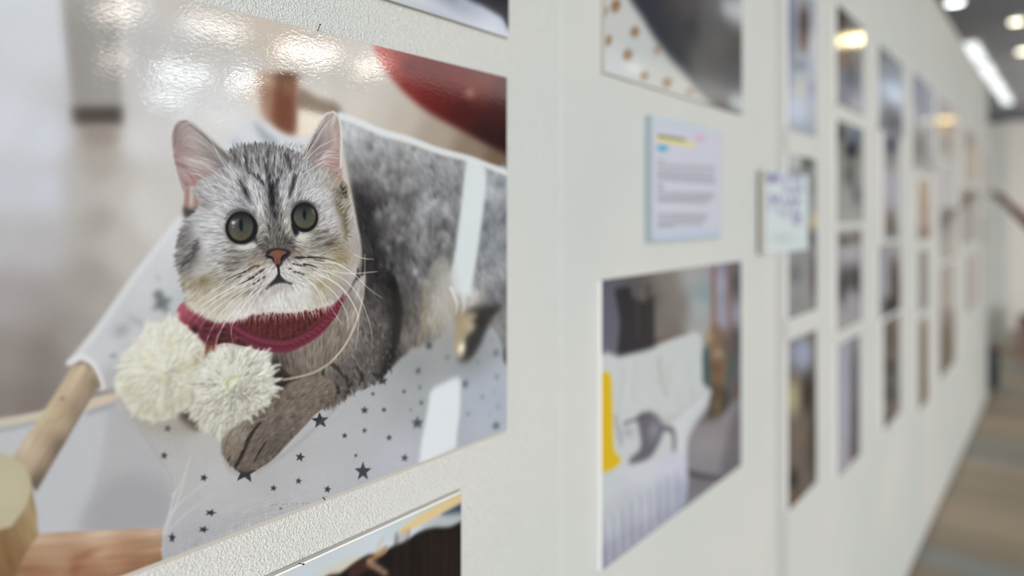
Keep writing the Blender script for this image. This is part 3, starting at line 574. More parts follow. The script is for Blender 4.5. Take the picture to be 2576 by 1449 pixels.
    hflow = p.vfield([(690, 560, .03, -1), (690, 500, .03, -1), (690, 440, 0, -1), (690, 390, .03, -1), (640, 420, -.2, -1), (600, 400, -.35, -1), (740, 420, .15, -1), (765, 400, .3, -1), (630, 480, -.35, -1), (590, 470, -.75, -1), (545, 475, -1, -.75), (560, 510, -1, -.55), (530, 540, -1, -.15),
        (480, 560, -1, .1), (500, 600, -1, .2), (455, 620, -1, .6), (530, 640, -1, .25), (560, 630, -1, .1), (520, 690, -1, .5), (470, 700, -1, 1), (590, 660, -1, .1), (620, 690, -1, .55), (640, 720, -.8, 1), (590, 730, -.9, .8), (540, 760, -.7, 1), (600, 790, -.35, 1), (660, 760, -.2, 1), (690, 770, 0, 1),
        (740, 770, .15, 1), (800, 760, .35, 1), (850, 730, .5, 1), (890, 690, .2, 1), (760, 700, 1, .55), (735, 690, .7, 1), (790, 660, 1, .15), (830, 620, 1, -.35), (800, 600, 1, -.4), (850, 560, 1, -.3), (890, 560, .3, -1), (840, 520, 1, -.7), (800, 490, 1, -.75), (840, 470, .6, -1), (770, 460, .45, -1), (745, 490, .45, -1), (720, 470, .12, -1),
        (655, 520, -.15, -1), (650, 580, -.6, .8), (720, 580, .3, -1), (690, 610, .1, -1), (630, 620, -1, .5), (750, 605, 1, .4), (660, 650, -1, .6), (890, 620, .3, 1), (860, 680, 1, .6)])
    amp = np.full((H, W), .052, np.float32)
    amp += .022 * p.poly([(580, 360), (770, 370), (760, 470), (690, 620), (640, 500), (570, 430)], 20)
    amp *= 1 - .65 * p.poly([(440, 560), (480, 560), (500, 640), (480, 760), (560, 790), (700, 770), (830, 760), (920, 700), (920, 560), (880, 500), (870, 600), (840, 700), (720, 740), (560, 740), (520, 700), (500, 600)], 14)
    hf[:] = np.clip(hf, 0, 1) ** 1.16
    p.hair(head, hf, hflow, amp, 3.2, 6, 31, coarse=.38, cw=1.0)
    # loose hairs over the outline, brow and muzzle
    def tuft(x, y, ang, ln, c, a, w=1.8):
        t = math.radians(ang); b = rnd.uniform(-.15, .15)
        p.stroke([(x, y), (x + ln * .5 * math.cos(t - b), y + ln * .5 * math.sin(t - b)), (x + ln * math.cos(t), y + ln * math.sin(t))], w, .5, c, a, soft=.6)
    for i in range(220):
        x = rnd.uniform(585, 765); y = rnd.uniform(362, 382)
        tuft(x, y, -90 + rnd.uniform(-18, 18) + (x - 680) * .12, rnd.uniform(6, 14), rnd.choice([(104, 101, 101), (150, 148, 148), (126, 123, 122), (186, 186, 188)]), rnd.uniform(.2, .5))
    for i in range(260):
        t = rnd.random()
        x = lerp(555, 850, t); y = 806 - 20 * t + rnd.uniform(-22, 2) - 26 * max(0, t - .8) / .2
        tuft(x, y, 100 - 28 * t + rnd.uniform(-10, 10), rnd.uniform(10, 20), rnd.choice([(204, 201, 196), (212, 210, 206), (190, 184, 174)]), rnd.uniform(.3, .7))
    for i in range(160):
        t = rnd.random(); x = lerp(472, 565, t); y = 768 + 42 * t + rnd.uniform(-16, 4)
        tuft(x, y, 118 - 14 * t + rnd.uniform(-8, 8), rnd.uniform(10, 20), rnd.choice([(204, 200, 192), (196, 190, 178)]), rnd.uniform(.3, .6))
    chin = p.poly([(470, 740), (600, 745), (700, 738), (800, 735), (870, 720), (850, 780), (700, 812), (560, 825), (480, 800)], 10)
    p.lay(chin, blur(p.rgb, 1.1), .85)
    for i in range(200):   # brow hairs above both eyes
        side = rnd.random() < .5
        if side:
            x = rnd.uniform(540, 640); y = 520 + (x - 590) ** 2 / 260 + rnd.uniform(-26, 6); tuft(x, y, 205 + (x - 590) * .55 + rnd.uniform(-8, 8), rnd.uniform(10, 20), rnd.choice([(216, 216, 218), (205, 205, 207), (112, 109, 112)]), rnd.uniform(.25, .6), 1.6)
        else:
            x = rnd.uniform(738, 830); y = 500 + (x - 770) ** 2 / 240 + rnd.uniform(-26, 4); tuft(x, y, -50 + (x - 770) * .42 + rnd.uniform(-8, 8), rnd.uniform(10, 20), rnd.choice([(216, 216, 218), (208, 208, 210), (112, 109, 112)]), rnd.uniform(.25, .6), 1.6)
    for i in range(240):   # muzzle
        if rnd.random() < .5:
            x, y = rnd.uniform(625, 690), rnd.uniform(668, 725); an = 122 + rnd.uniform(-12, 12)
        else:
            x, y = rnd.uniform(706, 765), rnd.uniform(664, 712); an = 42 + (x - 706) * -.4 + rnd.uniform(-12, 12)
        tuft(x, y, an, rnd.uniform(8, 16), rnd.choice([(214, 212, 210), (206, 203, 199), (150, 144, 138)]), rnd.uniform(.25, .55), 1.6)
    for i in range(170):   # short dark hair on the bridge of the nose
        x = rnd.gauss(692, 14); y = rnd.uniform(520, 632)
        tuft(x, y, -90 + rnd.uniform(-35, 35) + (x - 692) * 1.1, rnd.uniform(5, 10), rnd.choice([(70, 67, 68), (92, 88, 87), (172, 168, 164), (150, 146, 142)]), rnd.uniform(.3, .6), 1.5)

    # --- eyes
    def eye(cx, cy, rx, ry, ix, iy, irx, iry, px_, py_, prx, pry, tilt):
        el = lambda x, y, a, b, r=0: [(x + a * math.cos(t) * math.cos(r) - b * math.sin(t) * math.sin(r), y + a * math.cos(t) * math.sin(r) + b * math.sin(t) * math.cos(r)) for t in np.linspace(0, 2 * math.pi, 25)[:-1]]
        p.shape(el(cx, cy, rx + 3, ry + 3, tilt), (84, 80, 80), 3, .6)
        p.shape(el(cx, cy, rx, ry, tilt), (24, 25, 29), 1.4)
        m = p.poly(el(ix, iy, irx, iry, tilt), 1.6)
        f = p.field([(ix, iy - iry, (44, 44, 43)), (ix - irx * .7, iy - iry * .6, (62, 62, 60)), (ix + irx * .7, iy - iry * .6, (60, 60, 58)), (ix, iy - iry * .45, (78, 78, 74)), (ix - irx * .8, iy, (88, 85, 73)), (ix + irx * .8, iy, (84, 81, 66)), (ix - irx * .4, iy, (90, 89, 81)), (ix + irx * .4, iy, (84, 83, 71)),
                     (ix, iy + iry * .5, (88, 84, 65)), (ix, iy + iry * .95, (93, 88, 68)), (ix - irx * .6, iy + iry * .6, (100, 96, 78)), (ix + irx * .6, iy + iry * .6, (91, 87, 66)), (ix, iy, (78, 80, 76))], power=3, soft=5, step=4)
        n = blur(np.random.RandomState(8).randn(p.H, p.W).astype(np.float32), .8)
        p.lay(m, f + (n * .02)[..., None])
        p.blob(ix, iy - iry * .95, irx * .9, iry * .34, (34, 34, 35), .75)
        p.blob(px_, py_, prx * 2.6, pry * 1.1, (52, 66, 70), .5)
        p.shape([(px_, py_ - pry), (px_ + prx, py_ - pry * .3), (px_ + prx * .9, py_ + pry * .35), (px_ + .6, py_ + pry), (px_ - prx * .9, py_ + pry * .35), (px_ - prx, py_ - pry * .3)], (16, 26, 34), 1.2, .97)
    eye(607.5, 573.5, 40.5, 41.5, 606, 571.5, 31, 34, 606.5, 566, 4.6, 17, .15)
    eye(766, 546.5, 34, 37.5, 766.5, 545.5, 27.5, 29, 766, 539, 4.2, 14.5, -.1)
    p.shape([(733, 560), (736, 580), (744, 596), (752, 588), (746, 570)], (26, 26, 30), 2.2, .95); p.shape([(640, 590), (648, 612), (640, 612), (628, 604)], (34, 33, 36), 2, .8)
    p.blob(587, 560, 4.6, 4.6, (214, 216, 218), .95, -50); p.blob(594, 557, 8, 3, (150, 150, 146), .5, -50); p.blob(586, 571, 2.5, 3, (150, 150, 145), .6); p.blob(788, 532, 4, 9, (128, 128, 118), .6, -20)
    p.shape([(592, 618), (622, 616), (640, 606), (644, 616), (630, 626), (606, 628)], (206, 203, 196), 3, .75); p.shape([(746, 592), (768, 588), (780, 590), (766, 600), (748, 604)], (206, 202, 192), 3, .75)
    p.stroke([(566, 552), (578, 534), (600, 526), (626, 530)], 2, 2, (70, 68, 70), .5, mid=4, soft=1.4); p.stroke([(738, 520), (752, 508), (772, 506), (792, 514)], 2, 2, (70, 68, 70), .5, mid=4, soft=1.4)

    # --- nose and mouth
    p.shape([(668, 640), (676, 628), (700, 624), (724, 628), (732, 636), (724, 648), (712, 658), (708, 668), (698, 672), (690, 662), (684, 652), (670, 648)], (40, 36, 38), 2.4, .9)
    p.shape([(676, 642), (682, 634), (694, 629), (710, 630), (720, 634), (718, 640), (710, 643), (706, 652), (705, 662), (698, 667), (691, 662), (689, 652), (684, 645)], (128, 84, 66), 1.4, .96)
    p.blob(698, 638, 12, 5, (140, 94, 74), .6); p.blob(697, 660, 7, 6, (118, 72, 58), .5); p.stroke([(698, 646), (698, 664)], 1.2, 1.2, (120, 70, 58), .5)
    p.stroke([(674, 646), (684, 648), (688, 656)], 4, 3, (28, 24, 28), .9, soft=1.2); p.stroke([(722, 640), (712, 644), (708, 654)], 4, 3, (28, 24, 28), .9, soft=1.2)
    p.stroke([(699, 668), (702, 686), (701, 694)], 7, 5, (34, 32, 36), .92, soft=1.4)
    p.shape([(700, 688), (706, 692), (712, 700), (722, 708), (737, 712), (734, 717), (718, 712), (704, 712), (690, 716), (680, 722), (670, 730), (668, 726), (678, 714), (690, 702)], (38, 35, 40), 2.0, .88, curve=False)
    p.shape([(676, 728), (700, 716), (726, 716), (716, 728), (690, 738)], (160, 146, 146), 5, .5)
    for i in range(60):
        x = rnd.uniform(672, 735); tuft(x, 716 + abs(x - 702) * .1 + rnd.uniform(0, 6), 92 + (702 - x) * .5, rnd.uniform(6, 14), rnd.choice([(120, 112, 112), (208, 206, 204), (196, 192, 190)]), rnd.uniform(.25, .55), 1.5)
    # dark whisker roots
    dr = (34, 31, 34)
    for pts, w in [([(566, 705), (600, 690), (616, 684)], 3), ([(566, 717), (590, 704), (606, 693)], 3), ([(595, 720), (622, 706), (640, 697)], 3.2), ([(747, 647), (780, 648), (818, 652)], 3.2), ([(775, 646), (810, 648), (842, 656)], 2.4), ([(764, 664), (785, 668), (799, 674)], 3.2), ([(790, 653), (818, 658)], 2)]:
        p.stroke(pts, .8 if pts[0][0] < 700 else w, w if pts[0][0] < 700 else .8, dr, .9, mid=w * .8, soft=.8)
    for x, y in [(617, 683), (626, 678), (633, 674), (640, 670), (649, 670), (628, 700), (636, 696), (645, 690), (655, 684), (660, 680), (745, 648), (752, 650), (760, 648), (739, 664), (748, 666), (756, 668), (766, 668), (742, 684), (752, 686), (762, 690), (650, 706), (640, 714), (664, 698), (730, 676)]:
        p.blob(x, y, 4.5, 2.6, (44, 39, 40), .75, -35 if x < 700 else 8)
    for i in range(40):
        x, y = rnd.uniform(620, 668), rnd.uniform(700, 740); tuft(x, y, 125, rnd.uniform(8, 16), (84, 78, 76), rnd.uniform(.2, .45), 2)
    # whiskers
    wc = (222, 220, 214)
    for pts in [[(600, 700), (560, 718), (524, 740), (494, 762)], [(640, 706), (590, 722), (540, 748), (500, 776), (470, 812)], [(650, 712), (600, 736), (550, 770), (515, 806), (492, 846)], [(620, 716), (570, 740), (520, 776), (484, 820)], [(636, 720), (590, 752), (548, 800), (522, 852)], [(646, 724), (604, 766), (566, 812), (548, 850), (541, 888)],
                [(660, 724), (630, 750), (600, 790), (582, 826), (586, 868)], [(608, 706), (560, 736), (510, 768)], [(655, 730), (630, 770), (612, 812)],
                [(818, 656), (850, 664), (890, 690), (930, 728), (962, 750)], [(800, 676), (840, 690), (880, 716), (912, 764), (934, 830), (936, 870)], [(790, 684), (830, 704), (868, 734), (896, 780), (902, 820), (894, 880)], [(800, 690), (846, 712), (880, 750), (905, 800)], [(780, 690), (816, 714), (850, 748), (872, 790), (876, 830)],
                [(830, 680), (880, 688), (940, 684), (950, 683)], [(770, 700), (800, 726), (820, 756), (860, 815)], [(810, 660), (850, 664), (880, 682)], [(776, 706), (798, 730), (812, 760), (815, 788)], [(890, 640), (915, 650), (940, 652)]]:
        p.stroke(pts, 1.5, .8, wc, .72, mid=2.1, n=7, soft=.7)
    # long brow hairs across the ear
    for pts in [[(580, 480), (540, 462), (500, 440), (458, 428)], [(590, 470), (545, 436), (500, 408), (450, 392)], [(576, 478), (545, 466), (525, 465), (510, 470)], [(600, 460), (560, 410), (535, 360), (522, 345)], [(604, 466), (585, 430), (560, 395)], [(764, 400), (790, 360), (815, 320), (838, 296)], [(772, 400), (800, 372), (830, 356), (850, 348)], [(760, 440), (790, 420), (818, 404)], [(768, 396), (775, 370), (790, 345)]]:
        p.stroke(pts, 1.8, .8, (214, 208, 204), .7, mid=2, n=7, soft=.7)
    # bright edge of the right cheek
    p.stroke([(880, 490), (892, 540), (903, 590), (909, 640), (905, 690)], 5, 5, (196, 191, 186), .55, soft=3)

    # --- two pompoms
    def pom(outline, c0, n, seed, base, hi, lo, rmax, lens):
        r2 = random.Random(seed)
        m = p.poly(outline, 3)
        p.lay(m, base)
        o = smooth(outline, True, 8)
        for i in range(n):
            q = o[r2.randrange(len(o))]
            t = 1 - (i / n) * .98 if i > n * .12 else r2.uniform(.85, 1)
            t *= r2.uniform(.82, 1.02)
            x, y = c0[0] + (q[0] - c0[0]) * t, c0[1] + (q[1] - c0[1]) * t
            dx, dy = q[0] - c0[0], q[1] - c0[1]; L = math.hypot(dx, dy) + 1e-6
            an = math.atan2(dy, dx) + r2.uniform(-.45, .45)
            ln = r2.uniform(*lens) * (0.55 + .6 * t)
            sh = r2.random()
            c = [lerp(lo[j], hi[j], min(1, max(0, sh * .75 + .35 - .35 * (y - c0[1]) / rmax - .1))) for j in range(3)]
            w = r2.uniform(6, 10)
            e = (x + ln * math.cos(an), y + ln * math.sin(an))
            p.stroke([(x + 2.5, y + 3), (e[0] + 2.5, e[1] + 3)], w, w * .9, [v * .78 for v in lo], .35, soft=2)
            p.stroke([(x, y), (e[0] * .5 + x * .5 + r2.uniform(-2, 2), e[1] * .5 + y * .5 + r2.uniform(-2, 2)), e], w * .7, w * .6, c, .7, mid=w, soft=2.2)
    p.shape([(452, 1045), (470, 1032), (492, 1040), (505, 1075), (490, 1082), (465, 1068)], (58, 46, 36), 5, .9)
    p.shape([(300, 1000), (340, 1050), (420, 1070), (470, 1050), (500, 1090), (420, 1092), (340, 1070)], (150, 144, 134), 12, .6)
    pom([(362, 828), (386, 812), (400, 818), (420, 800), (446, 802), (470, 824), (490, 845), (514, 872), (510, 900), (500, 930), (492, 985), (474, 1022), (440, 1042), (414, 1058), (370, 1056), (330, 1036), (310, 1008), (292, 985), (288, 955), (302, 930), (306, 896), (330, 872), (350, 850)],
        (415, 935), 560, 41, (208, 206, 194), (222, 223, 214), (192, 188, 168), 130, (10, 20))
    lp = p.poly([(280, 800), (500, 790), (525, 880), (505, 960), (480, 1040), (420, 1075), (300, 1050), (270, 950)], 8)
    p.lay(lp, blur(p.rgb, 1.7), .9)
    for x, y in [(412, 950), (480, 910), (462, 930), (370, 900), (430, 860)]:
        p.blob(x, y, 16, 8, (206, 202, 150), .3, rnd.uniform(-60, 60))
    p.shape([(300, 985), (330, 1030), (400, 1056), (470, 1020), (490, 960), (440, 1000), (380, 1020), (330, 990)], (160, 150, 126), 14, .35)
    p.blob(496, 905, 9, 26, (140, 128, 92), .45, 15); p.blob(490, 985, 8, 24, (132, 118, 88), .45, 10)
    pom([(522, 898), (540, 882), (562, 890), (580, 872), (606, 880), (626, 872), (645, 884), (668, 890), (678, 912), (692, 930), (686, 950), (693, 978), (676, 992), (668, 1018), (645, 1028), (628, 1046), (612, 1052), (590, 1074), (572, 1078), (556, 1102), (536, 1086), (512, 1086), (500, 1060), (482, 1052), (478, 1030), (492, 1005), (486, 978), (500, 950), (508, 920)],
        (588, 968), 620, 42, (202, 201, 189), (224, 225, 217), (178, 175, 158), 115, (12, 24))
    rp_ = p.poly([(520, 880), (680, 870), (705, 960), (640, 1060), (560, 1110), (480, 1070), (480, 960)], 8)
    p.lay(rp_, blur(p.rgb, 1.15), .85)
    p.stroke([(575, 980), (572, 962), (585, 950), (600, 946)], 4, 4, (178, 172, 108), .7, mid=7, soft=2.5); p.stroke([(596, 956), (604, 962), (600, 972)], 4, 3, (186, 180, 130), .6, soft=2)
    for i in range(40):
        an = rnd.uniform(0, 6.28); r = rnd.uniform(30, 95)
        x, y = 588 + r * math.cos(an), 968 + r * math.sin(an) * .95
        p.stroke([(x, y), (x + 14 * math.cos(an), y + 14 * math.sin(an))], 3, 2, (134, 128, 104), .4, soft=1.6)
    # whiskers that fall over the left pompom and scarf
    for pts in [[(548, 840), (541, 870), (540, 892)], [(525, 845), (510, 880)]]:
        p.stroke(pts, 1.6, .9, (222, 214, 206), .6, soft=.7)
    # fold in the paper under the nail
    p.stroke([(803, 84), (803, 96), (806, 112)], 2.4, .6, (226, 224, 220), .8, soft=.8); p.stroke([(805, 84), (806, 100)], 1.4, .6, (150, 146, 140), .5, soft=.8)
    g_ = p.rgb.mean(-1, keepdims=True); p.rgb[:] = g_ + (p.rgb - g_) * .86
    # paper grain
    p.rgb += (blur(np.random.RandomState(77).randn(H, W).astype(np.float32), .6) * .008)[..., None]
    np.clip(p.rgb, .02, .98, out=p.rgb)
    return p

# ------------------------------------------------------------------ scene helpers
scene = bpy.context.scene
COLL = scene.collection

def lin(c):
    return tuple(((v / 255) / 12.92 if v / 255 <= .04045 else ((v / 255 + .055) / 1.055) ** 2.4) for v in c)

def mat(name, rgb=(200, 200, 200), rough=.6, spec=.3, emit=None, strength=1.0, metal=0.0):
    m = bpy.data.materials.new(name); m.use_nodes = True
    b = m.node_tree.nodes['Principled BSDF']
    b.inputs['Base Color'].default_value = (*lin(rgb), 1)
    b.inputs['Roughness'].default_value = rough
    b.inputs['Specular IOR Level'].default_value = spec
    b.inputs['Metallic'].default_value = metal
    if emit:
        b.inputs['Emission Color'].default_value = (*lin(emit), 1)
        b.inputs['Emission Strength'].default_value = strength
    return m

def nd(m, kind, **kw):
    n = m.node_tree.nodes.new(kind)
    for k, v in kw.items():
        if k in n.inputs.keys():
            n.inputs[k].default_value = v
        else:
            setattr(n, k, v)
    return n

def ln(m, a, b):
    m.node_tree.links.new(a, b)

def obj(name, bm, m, parent=None, smooth_=False):
    me = bpy.data.meshes.new(name)
    bm.normal_update(); bm.to_mesh(me); bm.free()
    if smooth_:
        for f in me.polygons:
            f.use_smooth = True
    for x in (m if isinstance(m, (list, tuple)) else [m]):
        me.materials.append(x)
    o = bpy.data.objects.new(name, me); COLL.objects.link(o)
    if parent is not None:
        o.parent = parent
        o.matrix_parent_inverse = Matrix.Translation(parent.location).inverted()
    return o

def thing(name, label, cat, loc=(0, 0, 0), group=None):
    o = bpy.data.objects.new(name, None); COLL.objects.link(o)
    o.location = loc; o['label'] = label; o['category'] = cat
    o.empty_display_size = .05
    if group:
        o['group'] = group
    return o

def tag(o, label, cat, group=None):
    o['label'] = label; o['category'] = cat
    if group:
        o['group'] = group
    return o

def struct(o):
    o['kind'] = 'structure'
    return o

def add_box(bm, x0, x1, y0, y1, z0, z1, mi=0):
    vs = [bm.verts.new(c) for c in ((x0, y0, z0), (x1, y0, z0), (x1, y1, z0), (x0, y1, z0), (x0, y0, z1), (x1, y0, z1), (x1, y1, z1), (x0, y1, z1))]
    for f in ((3, 2, 1, 0), (4, 5, 6, 7), (0, 1, 5, 4), (1, 2, 6, 5), (2, 3, 7, 6), (3, 0, 4, 7)):
        bm.faces.new([vs[i] for i in f]).material_index = mi

def box(*a, bev=0.0):
    bm = bmesh.new(); add_box(bm, *a)
    if bev:
        bmesh.ops.bevel(bm, geom=bm.edges[:], offset=bev, segments=2, affect='EDGES', profile=.6)
    return bm

def add_tube(bm, a, b, r0, r1, n=12, cap=True):
    a, b = Vector(a), Vector(b); d = (b - a).normalized()
    u = d.orthogonal().normalized(); v = d.cross(u)
    rings = []
    for p, r in ((a, r0), (b, r1)):
        rings.append([bm.verts.new(p + r * (math.cos(t) * u + math.sin(t) * v)) for t in [2 * math.pi * i / n for i in range(n)]])
    for i in range(n):
        bm.faces.new((rings[0][i], rings[0][(i + 1) % n], rings[1][(i + 1) % n], rings[1][i]))
    if cap:
        bm.faces.new(rings[0][::-1]); bm.faces.new(rings[1])

# ------------------------------------------------------------------ materials
GAIN = 1.0

def picture_material(name, rough, bump, gloss=.5):
    m = mat(name, rough=rough, spec=gloss)
    b = m.node_tree.nodes['Principled BSDF']
    at = nd(m, 'ShaderNodeAttribute', attribute_name='ink')
    ln(m, at.outputs['Color'], b.inputs['Base Color'])
    if bump:
        tc = nd(m, 'ShaderNodeTexCoord')
        mp = nd(m, 'ShaderNodeMapping'); mp.inputs['Scale'].default_value = (240, 240, 430); mp.inputs['Rotation'].default_value = (0, math.radians(-8), 0)
        ln(m, tc.outputs['Object'], mp.inputs['Vector'])
        n1 = nd(m, 'ShaderNodeTexNoise', Scale=1.0, Detail=2.0, Roughness=.5, Distortion=.6)
        ln(m, mp.outputs['Vector'], n1.inputs['Vector'])
        bp = nd(m, 'ShaderNodeBump', Strength=1.0, Distance=bump)
        ln(m, n1.outputs['Fac'], bp.inputs['Height'])
        ln(m, bp.outputs['Normal'], b.inputs['Normal'])
    return m

def wall_material():
    m = mat('textured white wallpaper', (212, 213, 209), .5, .35)
    b = m.node_tree.nodes['Principled BSDF']
    tc = nd(m, 'ShaderNodeTexCoord')
    n1 = nd(m, 'ShaderNodeTexNoise', Scale=620.0, Detail=3.0, Roughness=.55, Distortion=1.1)
    v1 = nd(m, 'ShaderNodeTexVoronoi', Scale=470.0, feature='SMOOTH_F1'); v1.inputs['Smoothness'].default_value = .4
    ln(m, tc.outputs['Object'], n1.inputs['Vector']); ln(m, tc.outputs['Object'], v1.inputs['Vector'])
    ad = nd(m, 'ShaderNodeMath', operation='MULTIPLY_ADD'); ad.inputs[1].default_value = .8
    ln(m, v1.outputs['Distance'], ad.inputs[0]); ln(m, n1.outputs['Fac'], ad.inputs[2])
    bp = nd(m, 'ShaderNodeBump', Strength=1.0, Distance=.0016)
    ln(m, ad.outputs[0], bp.inputs['Height']); ln(m, bp.outputs['Normal'], b.inputs['Normal'])
    n2 = nd(m, 'ShaderNodeTexNoise', Scale=2.0, Detail=2.0)
    ln(m, tc.outputs['Object'], n2.inputs['Vector'])
    rp = nd(m, 'ShaderNodeValToRGB')
    rp.color_ramp.elements[0].color = (*lin((205, 209, 205)), 1); rp.color_ramp.elements[1].color = (*lin((214, 213, 208)), 1)
    rp.color_ramp.elements[0].position = .35; rp.color_ramp.elements[1].position = .65
    ln(m, n2.outputs['Fac'], rp.inputs['Fac']); ln(m, rp.outputs['Color'], b.inputs['Base Color'])
    return m

def floor_material():
    m = mat('mixed plank floor', (125, 116, 103), .45, .3)
    b = m.node_tree.nodes['Principled BSDF']
    tc = nd(m, 'ShaderNodeTexCoord')
    mp = nd(m, 'ShaderNodeMapping'); mp.inputs['Rotation'].default_value = (0, 0, math.radians(90))
    ln(m, tc.outputs['Object'], mp.inputs['Vector'])
    br = nd(m, 'ShaderNodeTexBrick', Scale=1.0); br.offset = .4
    br.inputs['Brick Width'].default_value = .9; br.inputs['Row Height'].default_value = .18; br.inputs['Mortar Size'].default_value = .003
    br.inputs['Color1'].default_value = (0, 0, 0, 1); br.inputs['Color2'].default_value = (1, 1, 1, 1); br.inputs['Mortar'].default_value = (.2, .2, .2, 1)
    ln(m, mp.outputs['Vector'], br.inputs['Vector'])
    rp = nd(m, 'ShaderNodeValToRGB'); rp.color_ramp.interpolation = 'CONSTANT'; e = rp.color_ramp.elements
    e[0].position = 0; e[0].color = (*lin((152, 141, 124)), 1); e[1].position = .86; e[1].color = (*lin((140, 149, 150)), 1)
    for ps, c in ((.22, (170, 156, 136)), (.45, (180, 163, 142)), (.62, (162, 150, 130)), (.72, (146, 152, 150))):
        x = e.new(ps); x.color = (*lin(c), 1)
    ln(m, br.outputs['Color'], rp.inputs['Fac'])
    n1 = nd(m, 'ShaderNodeTexNoise', Scale=14.0, Detail=5.0)
    mp2 = nd(m, 'ShaderNodeMapping'); mp2.inputs['Scale'].default_value = (8, 1, 1)
    ln(m, tc.outputs['Object'], mp2.inputs['Vector']); ln(m, mp2.outputs['Vector'], n1.inputs['Vector'])
    mx = nd(m, 'ShaderNodeMixRGB', blend_type='OVERLAY'); mx.inputs['Fac'].default_value = .25
    ln(m, rp.outputs['Color'], mx.inputs['Color1']); ln(m, n1.outputs['Color'], mx.inputs['Color2'])
    ln(m, mx.outputs['Color'], b.inputs['Base Color'])
    return m

def ceiling_material():
    m = mat('dark grey ceiling', (112, 114, 114), .8, .1)
    b = m.node_tree.nodes['Principled BSDF']
    tc = nd(m, 'ShaderNodeTexCoord')
    n1 = nd(m, 'ShaderNodeTexNoise', Scale=.25, Detail=2.0)
    ln(m, tc.outputs['Object'], n1.inputs['Vector'])
    rp = nd(m, 'ShaderNodeValToRGB')
    rp.color_ramp.elements[0].color = (*lin((150, 155, 164)), 1); rp.color_ramp.elements[0].position = .4
    rp.color_ramp.elements[1].color = (*lin((172, 170, 166)), 1); rp.color_ramp.elements[1].position = .6
    ln(m, n1.outputs['Fac'], rp.inputs['Fac']); ln(m, rp.outputs['Color'], b.inputs['Base Color'])
    return m

M_WALL = wall_material(); M_FLOOR = floor_material(); M_CEIL = ceiling_material()
M_CARD = mat('grey beige board core', (176, 171, 162), .8, .1)
M_FOAM = mat('white foam board', (226, 224, 220), .6, .2)
M_FOAMB = mat('grey blue edge with painted shade', (150, 162, 168), .3, .5)  # colour darkened to hold the shadow along the notice's near edge
M_SIGN = mat('beige board edge', (178, 174, 162), .7, .2)
M_PIC = picture_material('glossy photo paper', .035, .000036, .45)
M_PICB = picture_material('satin photo paper', .1, 0, .22)
M_TEXT = picture_material('printed notice', .5, 0, .25)
M_JOINT = mat('grey aluminium joint', (180, 180, 177), .5, .3)
M_STEEL = mat('steel nail', (120, 118, 116), .3, .5, metal=.9)
M_STEEL2 = mat('dark steel nail', (70, 68, 68), .35, .5, metal=.9)

def sheet_object(p, name, m, parent):
    """a flat printed sheet: one fine grid whose points carry the ink colours"""
    W, H = p.W, p.H
    gx, gz = np.meshgrid(lerp(p.X0, p.X1, np.arange(W) / (W - 1)), lerp(p.Z1, p.Z0, np.arange(H) / (H - 1)))
    co = np.stack([gx, np.full_like(gx, -p.off), gz], -1).astype(np.float32).reshape(-1, 3)
    co -= np.array(parent.location, np.float32)
    i = np.arange(W * H, dtype=np.int32).reshape(H, W)
    q = np.stack([i[1:, :-1], i[1:, 1:], i[:-1, 1:], i[:-1, :-1]], -1).reshape(-1, 4)
    me = bpy.data.meshes.new(name)
    me.vertices.add(W * H); me.vertices.foreach_set('co', co.ravel())
    n = len(q)
    me.loops.add(n * 4); me.loops.foreach_set('vertex_index', q.ravel())
    me.polygons.add(n); me.polygons.foreach_set('loop_start', np.arange(0, n * 4, 4, dtype=np.int32))
    me.update(calc_edges=True)
    at = me.color_attributes.new('ink', 'BYTE_COLOR', 'POINT')
    c = np.ones((W * H, 4), np.float32); c[:, :3] = np.clip((p.rgb.reshape(-1, 3) - .03) / .97, .004, 1) ** 1.11
    at.data.foreach_set('color_srgb', c.ravel())
    me.materials.append(m)
    o = bpy.data.objects.new(name, me); COLL.objects.link(o); o.parent = parent
    return o

def mounted(p, name, label, cat, board, pic, group=None, grow=(0, 0, 0, 0), part='picture_sheet', bname='backing_board', back=.0006):
    """a sheet on its board; grow = how far the board shows past the sheet (low X, high X, low Z, high Z)"""
    t = thing(name, label, cat, ((p.X0 + p.X1) / 2, 0, p.Z0), group)
    obj(bname, box(p.X0 - grow[0], p.X1 + grow[1], -p.off + .0003, -back, p.Z0 - grow[2], p.Z1 + grow[3]), board, t)
    sheet_object(p, part, pic, t)
    return t

# ------------------------------------------------------------------ the other pictures
def blank(xl, xr, top, bot, W, H, off=SHEET, base=(180, 180, 180)):
    """empty sheet between two edges; top and bottom are read at the near edge xl"""
    X0, Z1 = on_wall(xl, top, off); _, Z0 = on_wall(xl, bot, off); X1, _ = on_wall(xr, 600, off)
    p = Picture(float(X0), float(X1), float(Z0), float(Z1), W, H, off)
    p.rgb[:] = col(base)
    return p

def pic_upper_near():
    X1, Z0 = on_wall(1280, 95, SHEET)
    p = Picture(float(X1) - .586, float(X1), float(Z0), float(Z0) + .44, 300, 225, SHEET)
    p.rgb[:] = p.field([(980, -20, (186, 190, 194)), (1060, 10, (178, 182, 188)), (1120, 30, (166, 171, 182)), (1180, 40, (172, 178, 190)), (1240, 70, (196, 201, 212)), (1275, 85, (176, 182, 198)), (1150, 10, (150, 156, 170)), (1100, -60, (120, 126, 140)), (800, -100, (170, 174, 180)), (1250, -200, (40, 44, 56))])
    p.stroke([(1020, -14), (1090, 14), (1160, 50), (1230, 72), (1280, 88)], 16, 14, (206, 209, 214), .6, soft=4)
    p.shape([(1120, -60), (1172, -8), (1215, 14), (1262, 42), (1285, 58), (1300, -200), (1180, -300)], (26, 29, 40), 5, .97)
    p.shape([(1060, -50), (1110, -10), (1150, 6), (1140, -60)], (130, 138, 156), 6, .6)
    return p

